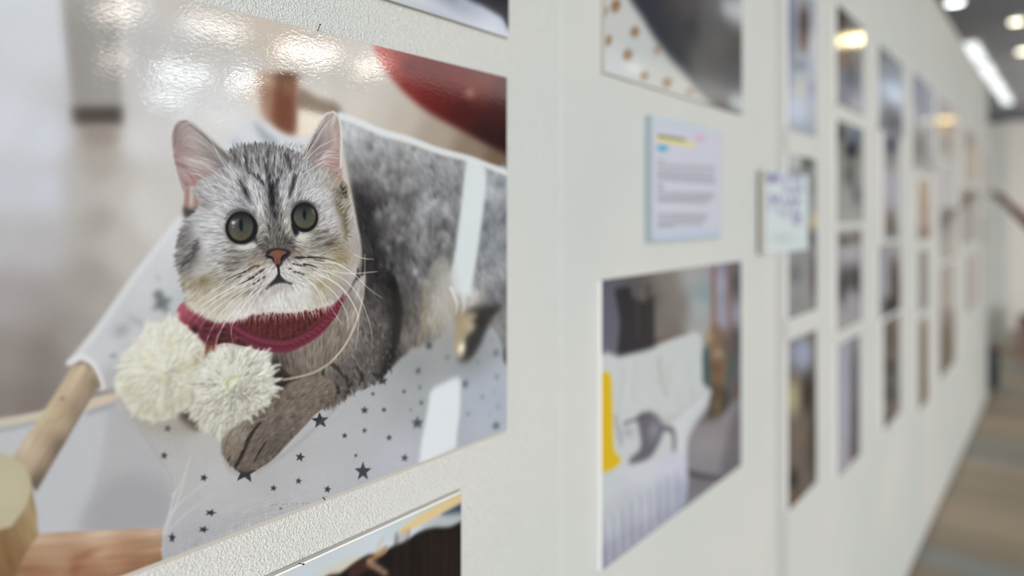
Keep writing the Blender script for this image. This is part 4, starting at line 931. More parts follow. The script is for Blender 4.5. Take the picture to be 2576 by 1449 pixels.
def pic_lower_near():
    X1, Z1 = on_wall(1160, 1240, SHEET)
    p = Picture(float(X1) - .586, float(X1), float(Z1) - .44, float(Z1), 460, 350, SHEET)
    p.rgb[:] = p.field([(700, 1460, (186, 194, 197)), (850, 1400, (184, 193, 197)), (980, 1330, (182, 193, 194)), (1050, 1290, (184, 194, 192)), (960, 1370, (192, 198, 206)), (880, 1420, (190, 194, 196)), (1060, 1350, (196, 200, 212)), (1120, 1280, (190, 192, 180)), (1100, 1310, (176, 182, 180)), (1140, 1300, (150, 158, 158)), (300, 1700, (150, 150, 150))])
    p.shape([(1105, 1296), (1166, 1262), (1170, 1300), (1130, 1300)], (56, 60, 86), 4, .95, curve=False)
    p.shape([(1060, 1330), (1105, 1300), (1150, 1288), (1162, 1296), (1160, 1325), (1100, 1335), (1070, 1345)], (168, 176, 176), 5, .9)
    p.stroke([(1014, 1334), (1050, 1310), (1100, 1284), (1140, 1262), (1170, 1246)], 13, 22, (208, 184, 136), .92, soft=2.5)
    p.stroke([(1012, 1338), (1060, 1314), (1110, 1286)], 6, 4, (222, 178, 132), .6, soft=2)
    p.shape([(800, 1452), (850, 1424), (900, 1404), (930, 1420), (860, 1449), (780, 1480)], (200, 184, 150), 7, .6)
    p.shape([(780, 1500), (860, 1440), (905, 1408), (930, 1396), (958, 1396), (985, 1376), (1020, 1362), (1052, 1340), (1090, 1328), (1130, 1326), (1162, 1312), (1180, 1312), (1180, 1900), (600, 1900)], (30, 25, 26), 3.5, .98)
    p.shape([(880, 1430), (915, 1406), (940, 1400), (950, 1420), (915, 1440), (880, 1460)], (84, 58, 50), 5, .7)
    p.stroke([(930, 1412), (946, 1400), (968, 1384)], 12, 14, (156, 124, 90), .9, soft=2.5); p.stroke([(948, 1388), (956, 1368), (962, 1356)], 8, 5, (190, 164, 120), .55, soft=3)
    for x, y, r in [(938, 1422, 12), (952, 1430, 11), (966, 1440, 12), (930, 1412, 8)]:
        p.blob(x, y, r, r * .8, (150, 128, 108), .8, 30)
    rnd = random.Random(9)
    for i in range(40):
        x = rnd.uniform(980, 1160); p.stroke([(x, rnd.uniform(1335, 1370)), (x - 4, 1470)], 5, 5, (62, 46, 38), rnd.uniform(.1, .3), soft=3)
    return p

def pic_dots():
    X0, Z0 = on_wall(1521, 182, SHEET); X1, _ = on_wall(1867, 200, SHEET)
    p = Picture(float(X0), float(X1), float(Z0), float(Z0) + .44, 300, 225, SHEET)
    p.rgb[:] = p.field([(1530, 20, (186, 188, 188)), (1530, 160, (184, 188, 190)), (1600, 120, (182, 186, 186)), (1700, 230, (184, 184, 178)), (1750, 250, (176, 176, 172)), (1560, 60, (190, 190, 188))])
    dark = p.poly([(1560, -60), (1584, -4), (1616, 44), (1640, 84), (1676, 134), (1726, 190), (1776, 246), (1900, 330), (1900, -300), (1500, -300)], 5)
    p.lay(dark, p.field([(1620, 10, (56, 60, 70)), (1660, 80, (58, 62, 70)), (1700, 150, (58, 63, 68)), (1720, 180, (66, 70, 72)), (1700, 40, (68, 68, 72)), (1725, 30, (92, 88, 88)), (1740, 60, (64, 64, 68)), (1770, 60, (98, 97, 98)), (1800, 100, (104, 102, 102)), (1850, 60, (96, 94, 94)), (1860, 140, (88, 88, 88)), (1790, 200, (98, 97, 97)), (1840, 230, (86, 86, 86)), (1760, 160, (104, 102, 100)), (1800, 20, (110, 110, 112))], power=4))
    p.shape([(1812, 4), (1850, -6), (1880, -10), (1880, 62), (1850, 56), (1822, 36)], (208, 212, 218), 9, .85)
    p.shape([(1830, 262), (1846, 242), (1880, 246), (1880, 290)], (196, 203, 205), 7, .9)
    for x, y, rx, ry, a in [(1549, 14, 12, 18, .95), (1597, 80, 11, 14, .9), (1531, 102, 8, 15, .85), (1579, 138, 12, 15, .95), (1653, 126, 10, 14, .5), (1621, 190, 11, 12, .9), (1678, 208, 12, 13, .95), (1735, 231, 12, 7, .7), (1523, 30, 6, 14, .6)]:
        p.blob(x, y, rx, ry, (138, 112, 84), a, 15, hard=4)
    p.blob(1596, 172, 24, 14, (214, 214, 210), .6, 20)  # pale glare spot painted over the cloth
    return p

def pic_sofa():
    p = blank(1514, 1864, 706, 1437, 330, 330)
    z = lambda a, b: (1450 + a / 1.769, 630 + b / 1.769)
    def Z(*v):
        return [z(v[i], v[i + 1]) for i in range(0, len(v), 2)]
    F = lambda L: p.field([(*z(a, b), c) for a, b, c in L], power=4)
    p.rgb[:] = F([(120, 150, (98, 98, 108)), (150, 300, (100, 100, 112)), (150, 450, (104, 104, 114)), (250, 160, (96, 94, 96)), (330, 200, (104, 98, 94)), (400, 150, (130, 124, 119)), (450, 250, (126, 120, 116)), (420, 350, (118, 112, 108)), (520, 120, (160, 160, 160)), (550, 250, (160, 166, 166)), (575, 200, (134, 152, 156)), (650, 150, (160, 158, 174)), (710, 150, (84, 84, 88)), (715, 400, (80, 80, 84)), (700, 600, (96, 94, 98)), (550, 350, (158, 160, 158)), (660, 300, (150, 148, 162))])
    p.shape(Z(170, 170, 240, 160, 250, 210, 300, 230, 345, 200, 350, 430, 180, 480, 195, 320), (40, 40, 46), 4, .85, curve=False)
    p.stroke(Z(318, 160, 316, 400), 8, 8, (60, 54, 54), .7, soft=3); p.stroke(Z(270, 160, 275, 380), 7, 7, (84, 82, 84), .5, soft=3)
    p.stroke(Z(340, 410, 420, 390, 490, 372), 5, 7, (88, 60, 48), .8, soft=2.5)
    p.stroke(Z(610, 80, 610, 330), 12, 12, (140, 90, 68), .9, soft=2); p.stroke(Z(682, 70, 684, 440), 11, 11, (128, 92, 78), .9, soft=2)
    p.shape(Z(560, 440, 600, 450, 590, 610, 545, 620, 548, 560), (66, 92, 94), 4, .9); p.shape(Z(650, 470, 705, 480, 700, 560, 660, 570), (74, 92, 92), 5, .7)
    p.shape(Z(600, 340, 630, 330, 660, 380, 650, 430, 670, 470, 668, 560, 655, 640, 650, 730, 615, 780, 595, 740, 590, 640, 600, 540, 590, 450, 575, 390), (124, 102, 80), 4, .9)
    p.shape(Z(585, 600, 670, 620, 680, 680, 630, 775, 600, 780, 585, 700), (64, 58, 52), 6, .7); p.blob(*z(630, 460), 13, 12, (170, 154, 136), .7); p.blob(*z(620, 520), 12, 16, (104, 66, 46), .6); p.blob(*z(625, 690), 9, 28, (138, 118, 86), .6); p.blob(*z(590, 385), 10, 16, (176, 168, 148), .6)
    p.blob(*z(712, 620), 5, 14, (120, 66, 44), .7)
    p.shape(Z(480, 830, 560, 770, 640, 740, 735, 670, 735, 970, 480, 1150), (138, 134, 139), 5, .97); p.shape(Z(690, 760, 735, 700, 735, 980, 640, 1020), (104, 101, 106), 8, .8)
    p.shape(Z(485, 1000, 560, 1000, 630, 1015, 600, 1045, 480, 1110), (112, 108, 114), 6, .7); p.stroke(Z(488, 985, 560, 1006, 640, 1014), 9, 7, (76, 74, 80), .9, soft=3); p.blob(*z(580, 870), 40, 26, (152, 148, 150), .6)
    p.shape(Z(100, 500, 200, 470, 330, 440, 400, 402, 545, 368, 560, 500, 565, 590, 600, 640, 500, 790, 475, 970, 300, 990, 100, 1020), (190, 194, 194), 4, .97)
    rnd = random.Random(4)
    for i in range(30):
        x, y = rnd.uniform(180, 540), rnd.uniform(470, 720)
        p.stroke(Z(x, y, x + rnd.uniform(-20, 20), y + 40, x + rnd.uniform(-30, 20), y + 90), 3, 4, (150, 150, 148) if rnd.random() < .6 else (204, 206, 206), rnd.uniform(.15, .4), soft=2.5)
    p.stroke(Z(370, 480, 375, 560, 400, 640), 8, 6, (150, 144, 136), .5, soft=4)
    p.stroke(Z(390, 760, 470, 720, 560, 640), 8, 5, (160, 156, 148), .5, soft=4)
    p.shape(Z(430, 770, 560, 650, 590, 690, 500, 830, 470, 980, 430, 960, 440, 850), (196, 200, 206), 5, .8)
    p.shape(Z(148, 548, 160, 690, 166, 880, 198, 932, 150, 985, 95, 1025, 95, 610), (204, 172, 28), 3, .97)
    p.shape(Z(270, 740, 310, 718, 360, 735, 385, 780, 380, 830, 330, 920, 250, 950, 235, 930, 285, 880, 280, 800), (98, 95, 104), 4, .92); p.blob(*z(345, 800), 14, 26, (150, 150, 162), .7, 15); p.blob(*z(230, 810), 16, 14, (150, 152, 160), .6); p.stroke(Z(215, 770, 280, 745, 330, 730), 5, 6, (92, 90, 98), .8, soft=3)
    p.stroke(Z(385, 790, 425, 800, 436, 850, 428, 960), 9, 11, (98, 97, 104), .9, soft=3); p.stroke(Z(175, 740, 185, 800, 200, 860), 7, 7, (120, 120, 124), .5, soft=4)
    front = p.poly(Z(100, 1020, 200, 985, 320, 940, 475, 900, 478, 1140, 300, 1290, 90, 1450), 4)
    p.lay(front, F([(120, 1050, (186, 190, 194)), (300, 980, (192, 195, 200)), (440, 960, (190, 192, 204)), (150, 1200, (176, 180, 186)), (300, 1150, (176, 179, 188)), (440, 1080, (164, 168, 184)), (120, 1380, (150, 152, 166)), (250, 1250, (156, 158, 170)), (380, 1180, (156, 158, 172))]), .97)
    for i in range(11):
        p.stroke(Z(110, 1080 + i * 22, 260, 1020 + i * 20, 440, 960 + i * 16), 2, 2, (206, 208, 211), .4, soft=2)
    for i in range(18):
        x = 105 + i * 20; y = 1380 - i * 15
        p.stroke(Z(x, y - 150, x + 4, y + 30), 3, 5, (130, 133, 152) if i % 2 else (196, 198, 205), .45, soft=2.5)
    return p

def simple(xl, xr, top, bot, base, blobs):
    p = blank(xl, xr, top, bot, 56, 110, base=base)
    for b in blobs:
        x, y, rx, ry, c = b[:5]
        c = tuple(min(250, max(14, 178 + (v - 178) * 1.32)) for v in c)
        p.blob(x, y, rx, ry, c, b[5] if len(b) > 5 else .9, hard=2.6)
    return p

FAR = [  # column past the joint, row, near edge, far edge, top, bottom, ground colour, marks, words for it
    (1, 1, 1982, 2054, -60, 322, (170, 175, 184), [(1990, 60, 12, 90, (128, 134, 152)), (2022, 60, 13, 48, (92, 79, 72)), (2022, 110, 12, 20, (122, 98, 84), .7), (2046, 130, 10, 60, (186, 192, 200)), (2012, 225, 16, 36, (188, 187, 180)), (2006, 280, 22, 32, (186, 194, 208)), (2042, 225, 9, 20, (150, 152, 168)), (2010, 165, 20, 14, (146, 152, 164)), (1988, 200, 6, 25, (150, 154, 170), .7)], 'pale blue print with a dark brown figure, above the purple lettered board'),
    (1, 2, 1982, 2054, 385, 805, (150, 151, 150), [(2000, 400, 18, 26, (190, 196, 196)), (2030, 412, 12, 20, (104, 114, 100)), (2046, 470, 9, 30, (138, 140, 136)), (2050, 556, 8, 20, (206, 184, 124)), (2042, 600, 12, 22, (96, 92, 96)), (2048, 700, 8, 70, (106, 98, 98)), (2000, 690, 16, 26, (134, 136, 138)), (2000, 770, 26, 30, (150, 150, 152))], 'grey print half hidden behind the purple lettered board'),
    (1, 3, 1982, 2054, 862, 1288, (108, 100, 94), [(2010, 890, 40, 42, (156, 161, 174)), (2022, 890, 14, 40, (166, 172, 190)), (1994, 1000, 18, 46, (176, 172, 144)), (2034, 990, 14, 46, (58, 52, 44)), (2010, 1090, 14, 22, (134, 120, 108)), (2046, 1120, 9, 80, (70, 64, 60)), (1996, 1205, 12, 26, (52, 46, 44)), (2010, 1255, 22, 22, (122, 102, 88)), (2030, 1150, 10, 60, (112, 105, 100))], 'print with a pale yellow patch over dark brown, lowest beside the grey joint'),
    (2, 1, 2104, 2172, 8, 258, (118, 114, 114), [(2116, 40, 14, 55, (82, 72, 68)), (2150, 60, 20, 40, (142, 140, 138)), (2126, 148, 14, 24, (140, 118, 98)), (2142, 195, 18, 30, (62, 59, 63)), (2134, 240, 22, 20, (118, 112, 120)), (2158, 262, 18, 26, (166, 162, 168)), (2162, 130, 10, 60, (150, 148, 148))], 'dark print with a bright yellow lamp reflection'),
    (2, 2, 2104, 2172, 298, 560, (152, 152, 148), [(2116, 330, 12, 26, (92, 92, 94)), (2150, 340, 16, 30, (128, 136, 152)), (2142, 378, 14, 20, (60, 62, 66)), (2138, 440, 15, 34, (104, 102, 98)), (2156, 490, 10, 24, (112, 114, 118)), (2120, 500, 18, 30, (164, 164, 158)), (2140, 540, 30, 14, (170, 170, 166))], 'grey print with a slanting dark figure on pale ground'),
    (2, 3, 2104, 2168, 578, 838, (164, 162, 166), [(2124, 605, 16, 14, (104, 94, 80)), (2156, 598, 12, 12, (112, 98, 82)), (2138, 645, 24, 20, (186, 184, 186)), (2120, 720, 10, 44, (74, 70, 68)), (2156, 705, 9, 36, (76, 72, 70)), (2138, 700, 10, 34, (104, 102, 104)), (2142, 760, 16, 24, (168, 166, 172))], 'print with a brown band on top and two dark uprights'),
    (2, 4, 2106, 2164, 872, 1208, (166, 165, 174), [(2150, 930, 9, 90, (108, 106, 110)), (2150, 1060, 9, 80, (80, 76, 80)), (2122, 1000, 12, 120, (172, 171, 184)), (2148, 1130, 10, 36, (92, 90, 94))], 'lavender print with a dark stripe down its far side'),
    (3, 1, 2208, 2272, 108, 322, (140, 144, 148), [(2226, 150, 22, 30, (130, 134, 138)), (2246, 180, 22, 22, (136, 142, 154)), (2240, 225, 34, 22, (190, 201, 213)), (2256, 245, 18, 20, (204, 214, 223)), (2236, 285, 18, 22, (58, 54, 58)), (2250, 298, 16, 20, (68, 64, 68)), (2216, 250, 10, 30, (156, 160, 164))], 'print of a pale blue band over a black shape'),
    (3, 2, 2222, 2264, 330, 606, (176, 174, 178), [(2242, 366, 12, 22, (66, 78, 102)), (2240, 410, 10, 26, (140, 136, 126)), (2246, 470, 14, 40, (178, 176, 186)), (2238, 560, 9, 28, (104, 96, 84)), (2246, 560, 7, 26, (120, 118, 116)), (2230, 560, 5, 22, (168, 148, 108), .8)], 'print with a small navy shape above pale lilac'),
    (3, 3, 2210, 2266, 618, 806, (174, 172, 176), [(2250, 700, 11, 50, (72, 60, 54)), (2244, 770, 20, 24, (62, 54, 52)), (2224, 690, 12, 50, (176, 174, 182)), (2258, 740, 9, 36, (74, 62, 58))], 'lilac print with a dark brown triangle in its lower corner'),
    (3, 4, 2222, 2264, 812, 1084, (128, 121, 115), [(2240, 850, 14, 34, (118, 108, 100)), (2240, 925, 13, 26, (82, 79, 78)), (2240, 990, 14, 40, (108, 106, 105)), (2234, 1056, 12, 18, (86, 84, 88)), (2256, 980, 8, 60, (140, 137, 134))], 'narrow brown grey print hanging lowest under the dark triangle print'),
    (4, 1, 2294, 2350, 176, 420, (150, 152, 156), [(2308, 230, 14, 50, (104, 104, 110)), (2326, 260, 8, 40, (96, 97, 106)), (2328, 312, 18, 24, (192, 202, 208)), (2316, 370, 14, 36, (86, 86, 94)), (2340, 350, 12, 40, (166, 170, 176)), (2300, 300, 8, 30, (176, 180, 182), .7)], 'print of a white shape between two dark grey shapes'),
    (4, 2, 2306, 2342, 446, 606, (176, 170, 162), [(2322, 480, 12, 34, (166, 146, 116)), (2322, 535, 10, 40, (146, 112, 84)), (2324, 585, 12, 22, (178, 158, 146))], 'tan print hanging under the white shape print'),
    (4, 3, 2310, 2334, 632, 788, (112, 100, 92), [(2320, 660, 9, 30, (96, 90, 78)), (2322, 720, 9, 46, (64, 48, 42)), (2320, 768, 9, 14, (56, 52, 58))], 'small very dark brown print under the tan print'),
    (4, 4, 2310, 2334, 808, 1036, (136, 128, 116), [(2322, 880, 9, 60, (128, 118, 104)), (2322, 980, 9, 50, (122, 113, 96))], 'tall olive brown print lowest under the dark brown print'),
    (5, 1, 2358, 2404, 236, 390, (172, 164, 158), [(2368, 252, 10, 14, (142, 136, 132)), (2376, 286, 14, 24, (176, 158, 126)), (2374, 318, 14, 14, (196, 172, 122)), (2378, 362, 14, 18, (134, 136, 146)), (2398, 320, 9, 40, (186, 166, 158))], 'print with painted yellow lamp reflections above blue grey'),  # yellow marks are mirrored lamps painted into the ink
    (5, 2, 2350, 2400, 402, 518, (186, 185, 190), [(2380, 460, 20, 40, (180, 179, 186))], 'nearly white sheet between a print with painted lamp reflections and a grey print'),
    (5, 3, 2362, 2408, 520, 660, (142, 138, 136), [(2374, 580, 14, 60, (124, 120, 120)), (2398, 615, 8, 18, (186, 180, 164)), (2404, 560, 8, 30, (150, 146, 154))], 'grey print with a cream corner'),
    (5, 4, 2362, 2402, 674, 958, (140, 133, 124), [(2372, 760, 8, 100, (124, 114, 104)), (2374, 900, 8, 60, (122, 114, 98)), (2394, 760, 9, 70, (158, 152, 146))], 'very tall brown grey print reaching lowest in its column'),
    (6, 1, 2424, 2458, 318, 452, (168, 158, 144), [(2436, 352, 12, 22, (92, 80, 76)), (2440, 396, 14, 20, (182, 160, 134)), (2436, 430, 10, 18, (158, 148, 126)), (2454, 400, 7, 26, (180, 166, 152))], 'print with a dark brown top above tan'),
    (6, 2, 2414, 2460, 466, 620, (148, 144, 142), [(2436, 545, 6, 70, (62, 48, 40)), (2422, 580, 9, 34, (140, 136, 150)), (2450, 500, 9, 30, (160, 146, 134)), (2454, 580, 8, 34, (126, 126, 130))], 'grey print split by a dark brown upright'),
    (6, 3, 2428, 2462, 646, 790, (152, 144, 138), [(2436, 715, 7, 70, (100, 82, 70)), (2454, 690, 8, 40, (166, 158, 152))], 'brown striped print lowest in its column'),
    (7, 1, 2466, 2483, 380, 470, (166, 165, 162), [(2474, 420, 10, 36, (158, 158, 156))], 'small pale grey print highest near the far end'),
    (7, 2, 2464, 2481, 540, 625, (134, 134, 138), [(2472, 580, 8, 30, (114, 116, 120))], 'small blue grey print in the middle near the far end'),
    (7, 3, 2466, 2481, 640, 760, (158, 158, 156), [(2474, 700, 8, 40, (148, 149, 150))], 'small grey print lowest near the far end'),
]
ORD = ['', 'first', 'second', 'third', 'fourth', 'fifth', 'sixth', 'seventh']

def notice_picture():
    p = blank(1640, 1813, 290, 606, 220, 165, off=.012, base=(190, 192, 203))
    z = lambda a, b: (1600 + a / 3.917, 270 + b / 3.917)
    def Z(*v):
        return [z(v[i], v[i + 1]) for i in range(0, len(v), 2)]
    p.shape(Z(150, 60, 860, 205, 860, 260, 150, 150), (182, 194, 205), 3, .9, curve=False); p.shape(Z(150, 1240, 860, 1200, 860, 1300, 150, 1330), (178, 190, 202), 3, .9, curve=False)
    p.stroke(Z(215, 305, 400, 340, 565, 378), 10, 9, (206, 200, 140), .95, soft=1.5)
    rnd = random.Random(2)
    def words(x0, y0, x1, y1, c, w, a):
        x = x0
        while x < x1:
            d = rnd.uniform(14, 42); e = min(x + d, x1)
            f = lambda t: lerp(y0, y1, (t - x0) / (x1 - x0))
            p.stroke(Z(x, f(x), e, f(e)), w, w, c, a, curve=False, soft=.8)
            x = e + 9
    words(220, 280, 480, 322, (120, 116, 84), 5, .8)
    p.blob(*z(262, 403), 13, 8, (70, 156, 182), .95, 5, hard=3); p.blob(*z(632, 303), 11, 9, (198, 160, 176), .9, hard=3)
    for y0, y1, x1 in [(520, 532, 275), (575, 592, 770), (628, 652, 770), (668, 700, 770), (700, 742, 780), (760, 766, 260), (798, 802, 265), (848, 858, 760), (893, 895, 760), (920, 932, 700), (1060, 1066, 700), (1102, 1104, 690), (1148, 1146, 650), (1175, 1170, 370)]:
        words(215, y0, x1, y1, (150, 152, 156), 5, .6)
    return p

def purple_picture():
    p = blank(1926, 2033, 427, 641, 150, 150, off=.021, base=(198, 207, 208))
    z = lambda a, b: (1890 + a / 4.83, 380 + b / 4.83)
    def S(w, *v, c=(136, 124, 164), a=.62):
        p.stroke([z(v[i], v[i + 1]) for i in range(0, len(v), 2)], w, w, c, a, curve=False, soft=1)
    D1 = (112, 96, 146)
    S(10, 190, 290, 215, 370, 245, 300, 275, 370, 300, 290, c=D1); S(8.5, 330, 300, 330, 370, c=D1)
    S(8.5, 470, 300, 420, 320, 400, 400, 420, 480, 480, 495); S(8.5, 530, 305, 600, 330, 610, 480, 540, 490); S(8.5, 520, 300, 520, 490)
    S(8.5, 230, 545, 235, 700); S(8.5, 235, 545, 290, 620, 330, 545); S(8.5, 330, 545, 345, 720); S(8.5, 400, 590, 440, 660, 430, 790); S(8.5, 480, 590, 445, 660)
    S(8.5, 500, 600, 590, 610); S(8.5, 545, 600, 520, 860); S(8.5, 510, 760, 600, 790, 590, 860, 520, 870); S(8, 320, 760, 430, 790, c=(178, 166, 182))
    p.blob(*z(370, 1060), 26, 11, (178, 186, 186), .7); p.blob(*z(260, 1210), 20, 12, (208, 208, 208), .6)
    return p

# ------------------------------------------------------------------ the room
WALL_END = 7.46
WALL_TOP = 2.70
struct(obj('wall_left', box(-3.2, WALL_END, 0.0, .06, 0, WALL_TOP), M_WALL))
struct(obj('wall_side', box(WALL_END + .2, 12.35, .75, .81, 0, WALL_TOP), M_WALL))
M_FARWALL = mat('warm white far wall', (226, 221, 216), .7, .2)
struct(obj('wall_rear', box(12.3, 12.4, -1.4, .15, 0, 2.87), M_FARWALL))
struct(obj('wall_end', box(11.0, 11.06, .05, .34, 0, 2.72), M_WALL))
struct(obj('floor', box(-4, 36, -19, 7, -.1, 0), M_FLOOR))
struct(obj('ceiling', box(-4, 36, -19, 7, 3.98, 4.1), M_CEIL))
struct(obj('gap_shade_left', box(-3.2, WALL_END, -.006, -.0002, 0.0, .02), mat('painted gap shade', (120, 113, 103), .7, .1)))  # dark strip standing in for the shadow gap where wall meets floor
# joints between the wall panels
jx = float(on_wall(1969, 700)[0])
struct(obj('trim_1', box(jx - .055, jx + .04, -.0016, -.0001, 0, WALL_TOP), M_JOINT))
for k, (x, w) in enumerate([(float(on_wall(1412, 700)[0]), .0022), (float(on_wall(2281, 300)[0]), .11), (float(on_wall(2470, 300)[0]), .2)]):
    struct(obj('trim_%d' % (k + 2), box(x - w / 2, x + w / 2, -.0009, -.0001, 0, WALL_TOP), mat('joint line', (196, 197, 194) if k == 0 else (194, 194, 191), .6, .2)))

# ------------------------------------------------------------------ prints
G = 'photo prints on the gallery wall'
mounted(cat_picture(), 'photo_print', 'large glossy print of a silver tabby cat wearing a red knitted scarf', 'photograph', M_CARD, M_PIC, G, grow=(0, 0, .0035, 0))
mounted(pic_upper_near(), 'photo_print', 'print with a navy corner hanging above the large tabby cat print', 'photograph', M_CARD, M_PICB, G)
mounted(pic_lower_near(), 'photo_print', 'print of a dark brown furry animal hanging below the large tabby cat print', 'photograph', M_FOAM, M_PICB, G, grow=(0, 0, 0, .002))
mounted(pic_dots(), 'photo_print', 'print of gold dotted white cloth against dark grey, above the notice board', 'photograph', M_CARD, M_PICB, G)
mounted(pic_sofa(), 'photo_print', 'print of a white draped sofa with a bright yellow cushion, below the notice', 'photograph', M_FOAM, M_PICB, G)
for c, r, xl, xr, top, bot, base, marks, words in FAR:
    mounted(simple(xl, xr, top, bot, base, marks), 'photo_print', words, 'photograph', M_FOAM, M_PICB, G)
mounted(notice_picture(), 'notice_sign', 'white printed notice with a yellow heading, between two large prints', 'notice board', M_FOAMB, M_TEXT, None, part='notice_picture', grow=(.003, .002, .003, 0))
mounted(purple_picture(), 'lettered_sign', 'thick white board with purple lettering over the grey panel joint', 'sign', M_SIGN, M_TEXT, None, part='lettering_picture', back=.0078)

# ------------------------------------------------------------------ nails
def nail(x, y, ln_, tilt, m, label):
    X, Z = on_wall(x, y, SHEET)
    a = Vector((float(X), -.004, float(Z))); d = Vector((tilt[0], -1, tilt[1])).normalized()
    t = thing('picture_nail', label, 'nail', a, 'nails holding the prints')
    bm = bmesh.new(); add_tube(bm, a, a + d * ln_, .00035, .00035, 10)
    obj('shank', bm, m, t, True)
    bm = bmesh.new(); add_tube(bm, a + d * ln_, a + d * (ln_ + .0005), .0008, .0008, 12)
    obj('head', bm, m, t)
    return t
nail(801, 84, .0105, (-.3, .85), M_STEEL2, 'dark thin nail at the top edge of the tabby cat print')
nail(812, 1249, .0062, (-.15, -.25), M_STEEL, 'short steel nail at the bottom edge of the tabby cat print')
nail(755, 1419, .0085, (-.1, .22), M_STEEL2, 'steel nail at the top edge of the furry animal print')

# ------------------------------------------------------------------ ceiling lights
def panel_light(x, y, sx, sy, colr, s, label, name='ceiling_light', group='panel lights over the hall', z=3.98):
    t = thing(name, label, 'ceiling light', (x, y, z), group)
    obj('frame', box(x - sx / 2 - .03, x + sx / 2 + .03, y - sy / 2 - .03, y + sy / 2 + .03, z - .03, z - .0005), M_FOAM, t)
    obj('diffuser', box(x - sx / 2, x + sx / 2, y - sy / 2, y + sy / 2, z - .036, z - .031), mat('lit panel', colr, .5, .2, colr, s), t)
    return t
def round_light(x, y, r, colr, s, label, group='round ceiling lights', z=3.98):
    t = thing('ceiling_lamp', label, 'ceiling lamp', (x, y, z), group)
    bm = bmesh.new(); add_tube(bm, (x, y, z - .0005), (x, y, z - .05), r * 1.2, r * 1.2, 24)
    obj('housing', bm, M_FOAM, t, False)
    bm = bmesh.new(); add_tube(bm, (x, y, z - .0505), (x, y, z - .056), r, r, 24)
    obj('lens', bm, mat('lit lens', colr, .5, .2, colr, s), t)
    return t
WARM, COOL, NEUT = (255, 240, 224), (232, 248, 250), (248, 248, 245)
def by_mirror(x, y):
    """where the ceiling shows in the glossy sheet at a place of the photograph"""
    dx, dy, dz = [float(v) for v in ray(x, y)]
    t = (3.95 - CAMZ) / dz
    return dx * t, -(dy * t - DIST) 
for (x, y, sx, sy, c, s) in [(298, 26, .34, .7, WARM, 24), (540, 70, .8, .42, NEUT, 23), (772, 132, .85, .55, WARM, 50), (928, 170, .3, .55, WARM, 40), (290, 148, .3, .6, WARM, 24), (458, 184, .85, .4, COOL, 56), (612, 202, .3, .7, NEUT, 62), (425, 244, .7, .45, COOL, 48)]:
    X, Y = by_mirror(x, y)
    panel_light(X, Y, sx, sy, c, s, 'bright ceiling panel mirrored in the glossy tabby cat print')
for (x, y) in [(550, 292), (795, 300), (880, 332)]:
    X, Y = by_mirror(x, y)
    if Y > -18.5:
        round_light(X, Y, .35, WARM, 12, 'round lamp mirrored faintly above the cat ears')
for (x, y, c, s, lab) in [(2150, 95, (255, 232, 170), 42, 'warm lamp mirrored as a yellow disc in a dark print'), (2376, 300, (255, 226, 170), 13, 'warm lamp mirrored in the print with painted yellow reflections'), (2470, 345, (255, 232, 196), 16, 'farthest warm lamp mirrored high near the end of the prints')]:
    X, Y = by_mirror(x, y)
    round_light(X, Y, .17 if x < 2300 else .22, c, s, lab)
def by_ray(x, y):
    dx, dy, dz = [float(v) for v in ray(x, y)]
    t = (3.95 - CAMZ) / dz
    return dx * t, dy * t - DIST
for x, y, r, c, s, lab in [(2557, 51, .07, (250, 244, 218), 6.5, 'round cream lamp beside the top of the row of white panels'), (2576, 126, .085, (250, 244, 218), 6, 'lower round cream lamp cut by the picture edge'), (2402, 2, .08, (240, 248, 250), 7, 'round white lamp just above the wall top')]:
    X, Y = by_ray(x, y)
    round_light(X, Y, r, c, s, lab)
P0 = by_ray(2436, 104); P1 = by_ray(2538, 262)
for i in range(4):
    t = (i + .5) / 4
    panel_light(lerp(P0[0], P1[0], t), lerp(P0[1], P1[1], t), (P1[0] - P0[0]) / 4 - .25, .16, (238, 244, 244), 1.35, ['bright white panel nearest in the row over the wall', 'second white panel in the row over the wall', 'third white panel in the row over the wall', 'farthest white panel in the row over the wall'][i], group='white panels in a row over the wall')
# glass sign of a shop high beyond the wall
X, Y = by_ray(2566, 306)
panel_light(12.0, .25, .5, .16, (205, 220, 222), .75, 'dim bluish light panel beyond the end of the wall', z=3.05 + .02) if False else None

# ------------------------------------------------------------------ things on the floor far away
def backpack():
    t = thing('backpack', 'dark slate backpack standing on the floor at the wall end', 'bag', (8.02, .03, 0))
    bm = box(7.93, 8.11, -.05, .11, .0, .36, bev=.045); obj('body', bm, mat('slate cloth', (66, 70, 74), .9, .1), t, True)
    bm = box(7.915, 7.935, -.03, .09, .05, .2, bev=.008); obj('pocket', bm, mat('dark slate cloth', (54, 58, 62), .9, .1), t, True)
    bm = bmesh.new()
    pts = [Vector((8.02, .03 + .04 * math.cos(a), .345 + .045 * math.sin(a))) for a in np.linspace(0, math.pi, 7)]
    for a, b in zip(pts[:-1], pts[1:]):
        add_tube(bm, a, b, .008, .008, 8)
    obj('handle', bm, mat('black strap', (40, 41, 43), .9, .1), t, True)
backpack()
def carton():
    t = thing('cardboard_box', 'brown box standing on the floor before the far white wall', 'box', (10.2, -.35, 0))
    M = mat('brown cardboard', (128, 108, 98), .9, .1)
    obj('body', box(9.95, 10.4, -.62, -.09, 0, .42, bev=.006), M, t)
    for s in (-1, 1):
        bm = bmesh.new(); y0 = -.355 + s * .26
        vs = [bm.verts.new(v) for v in ((9.96, y0, .421), (10.39, y0, .421), (10.39, y0 - s * .2, .47), (9.96, y0 - s * .2, .47))]
        bm.faces.new(vs); bmesh.ops.solidify(bm, geom=bm.faces[:], thickness=.004)
        obj('flap', bm, M, t)
carton()

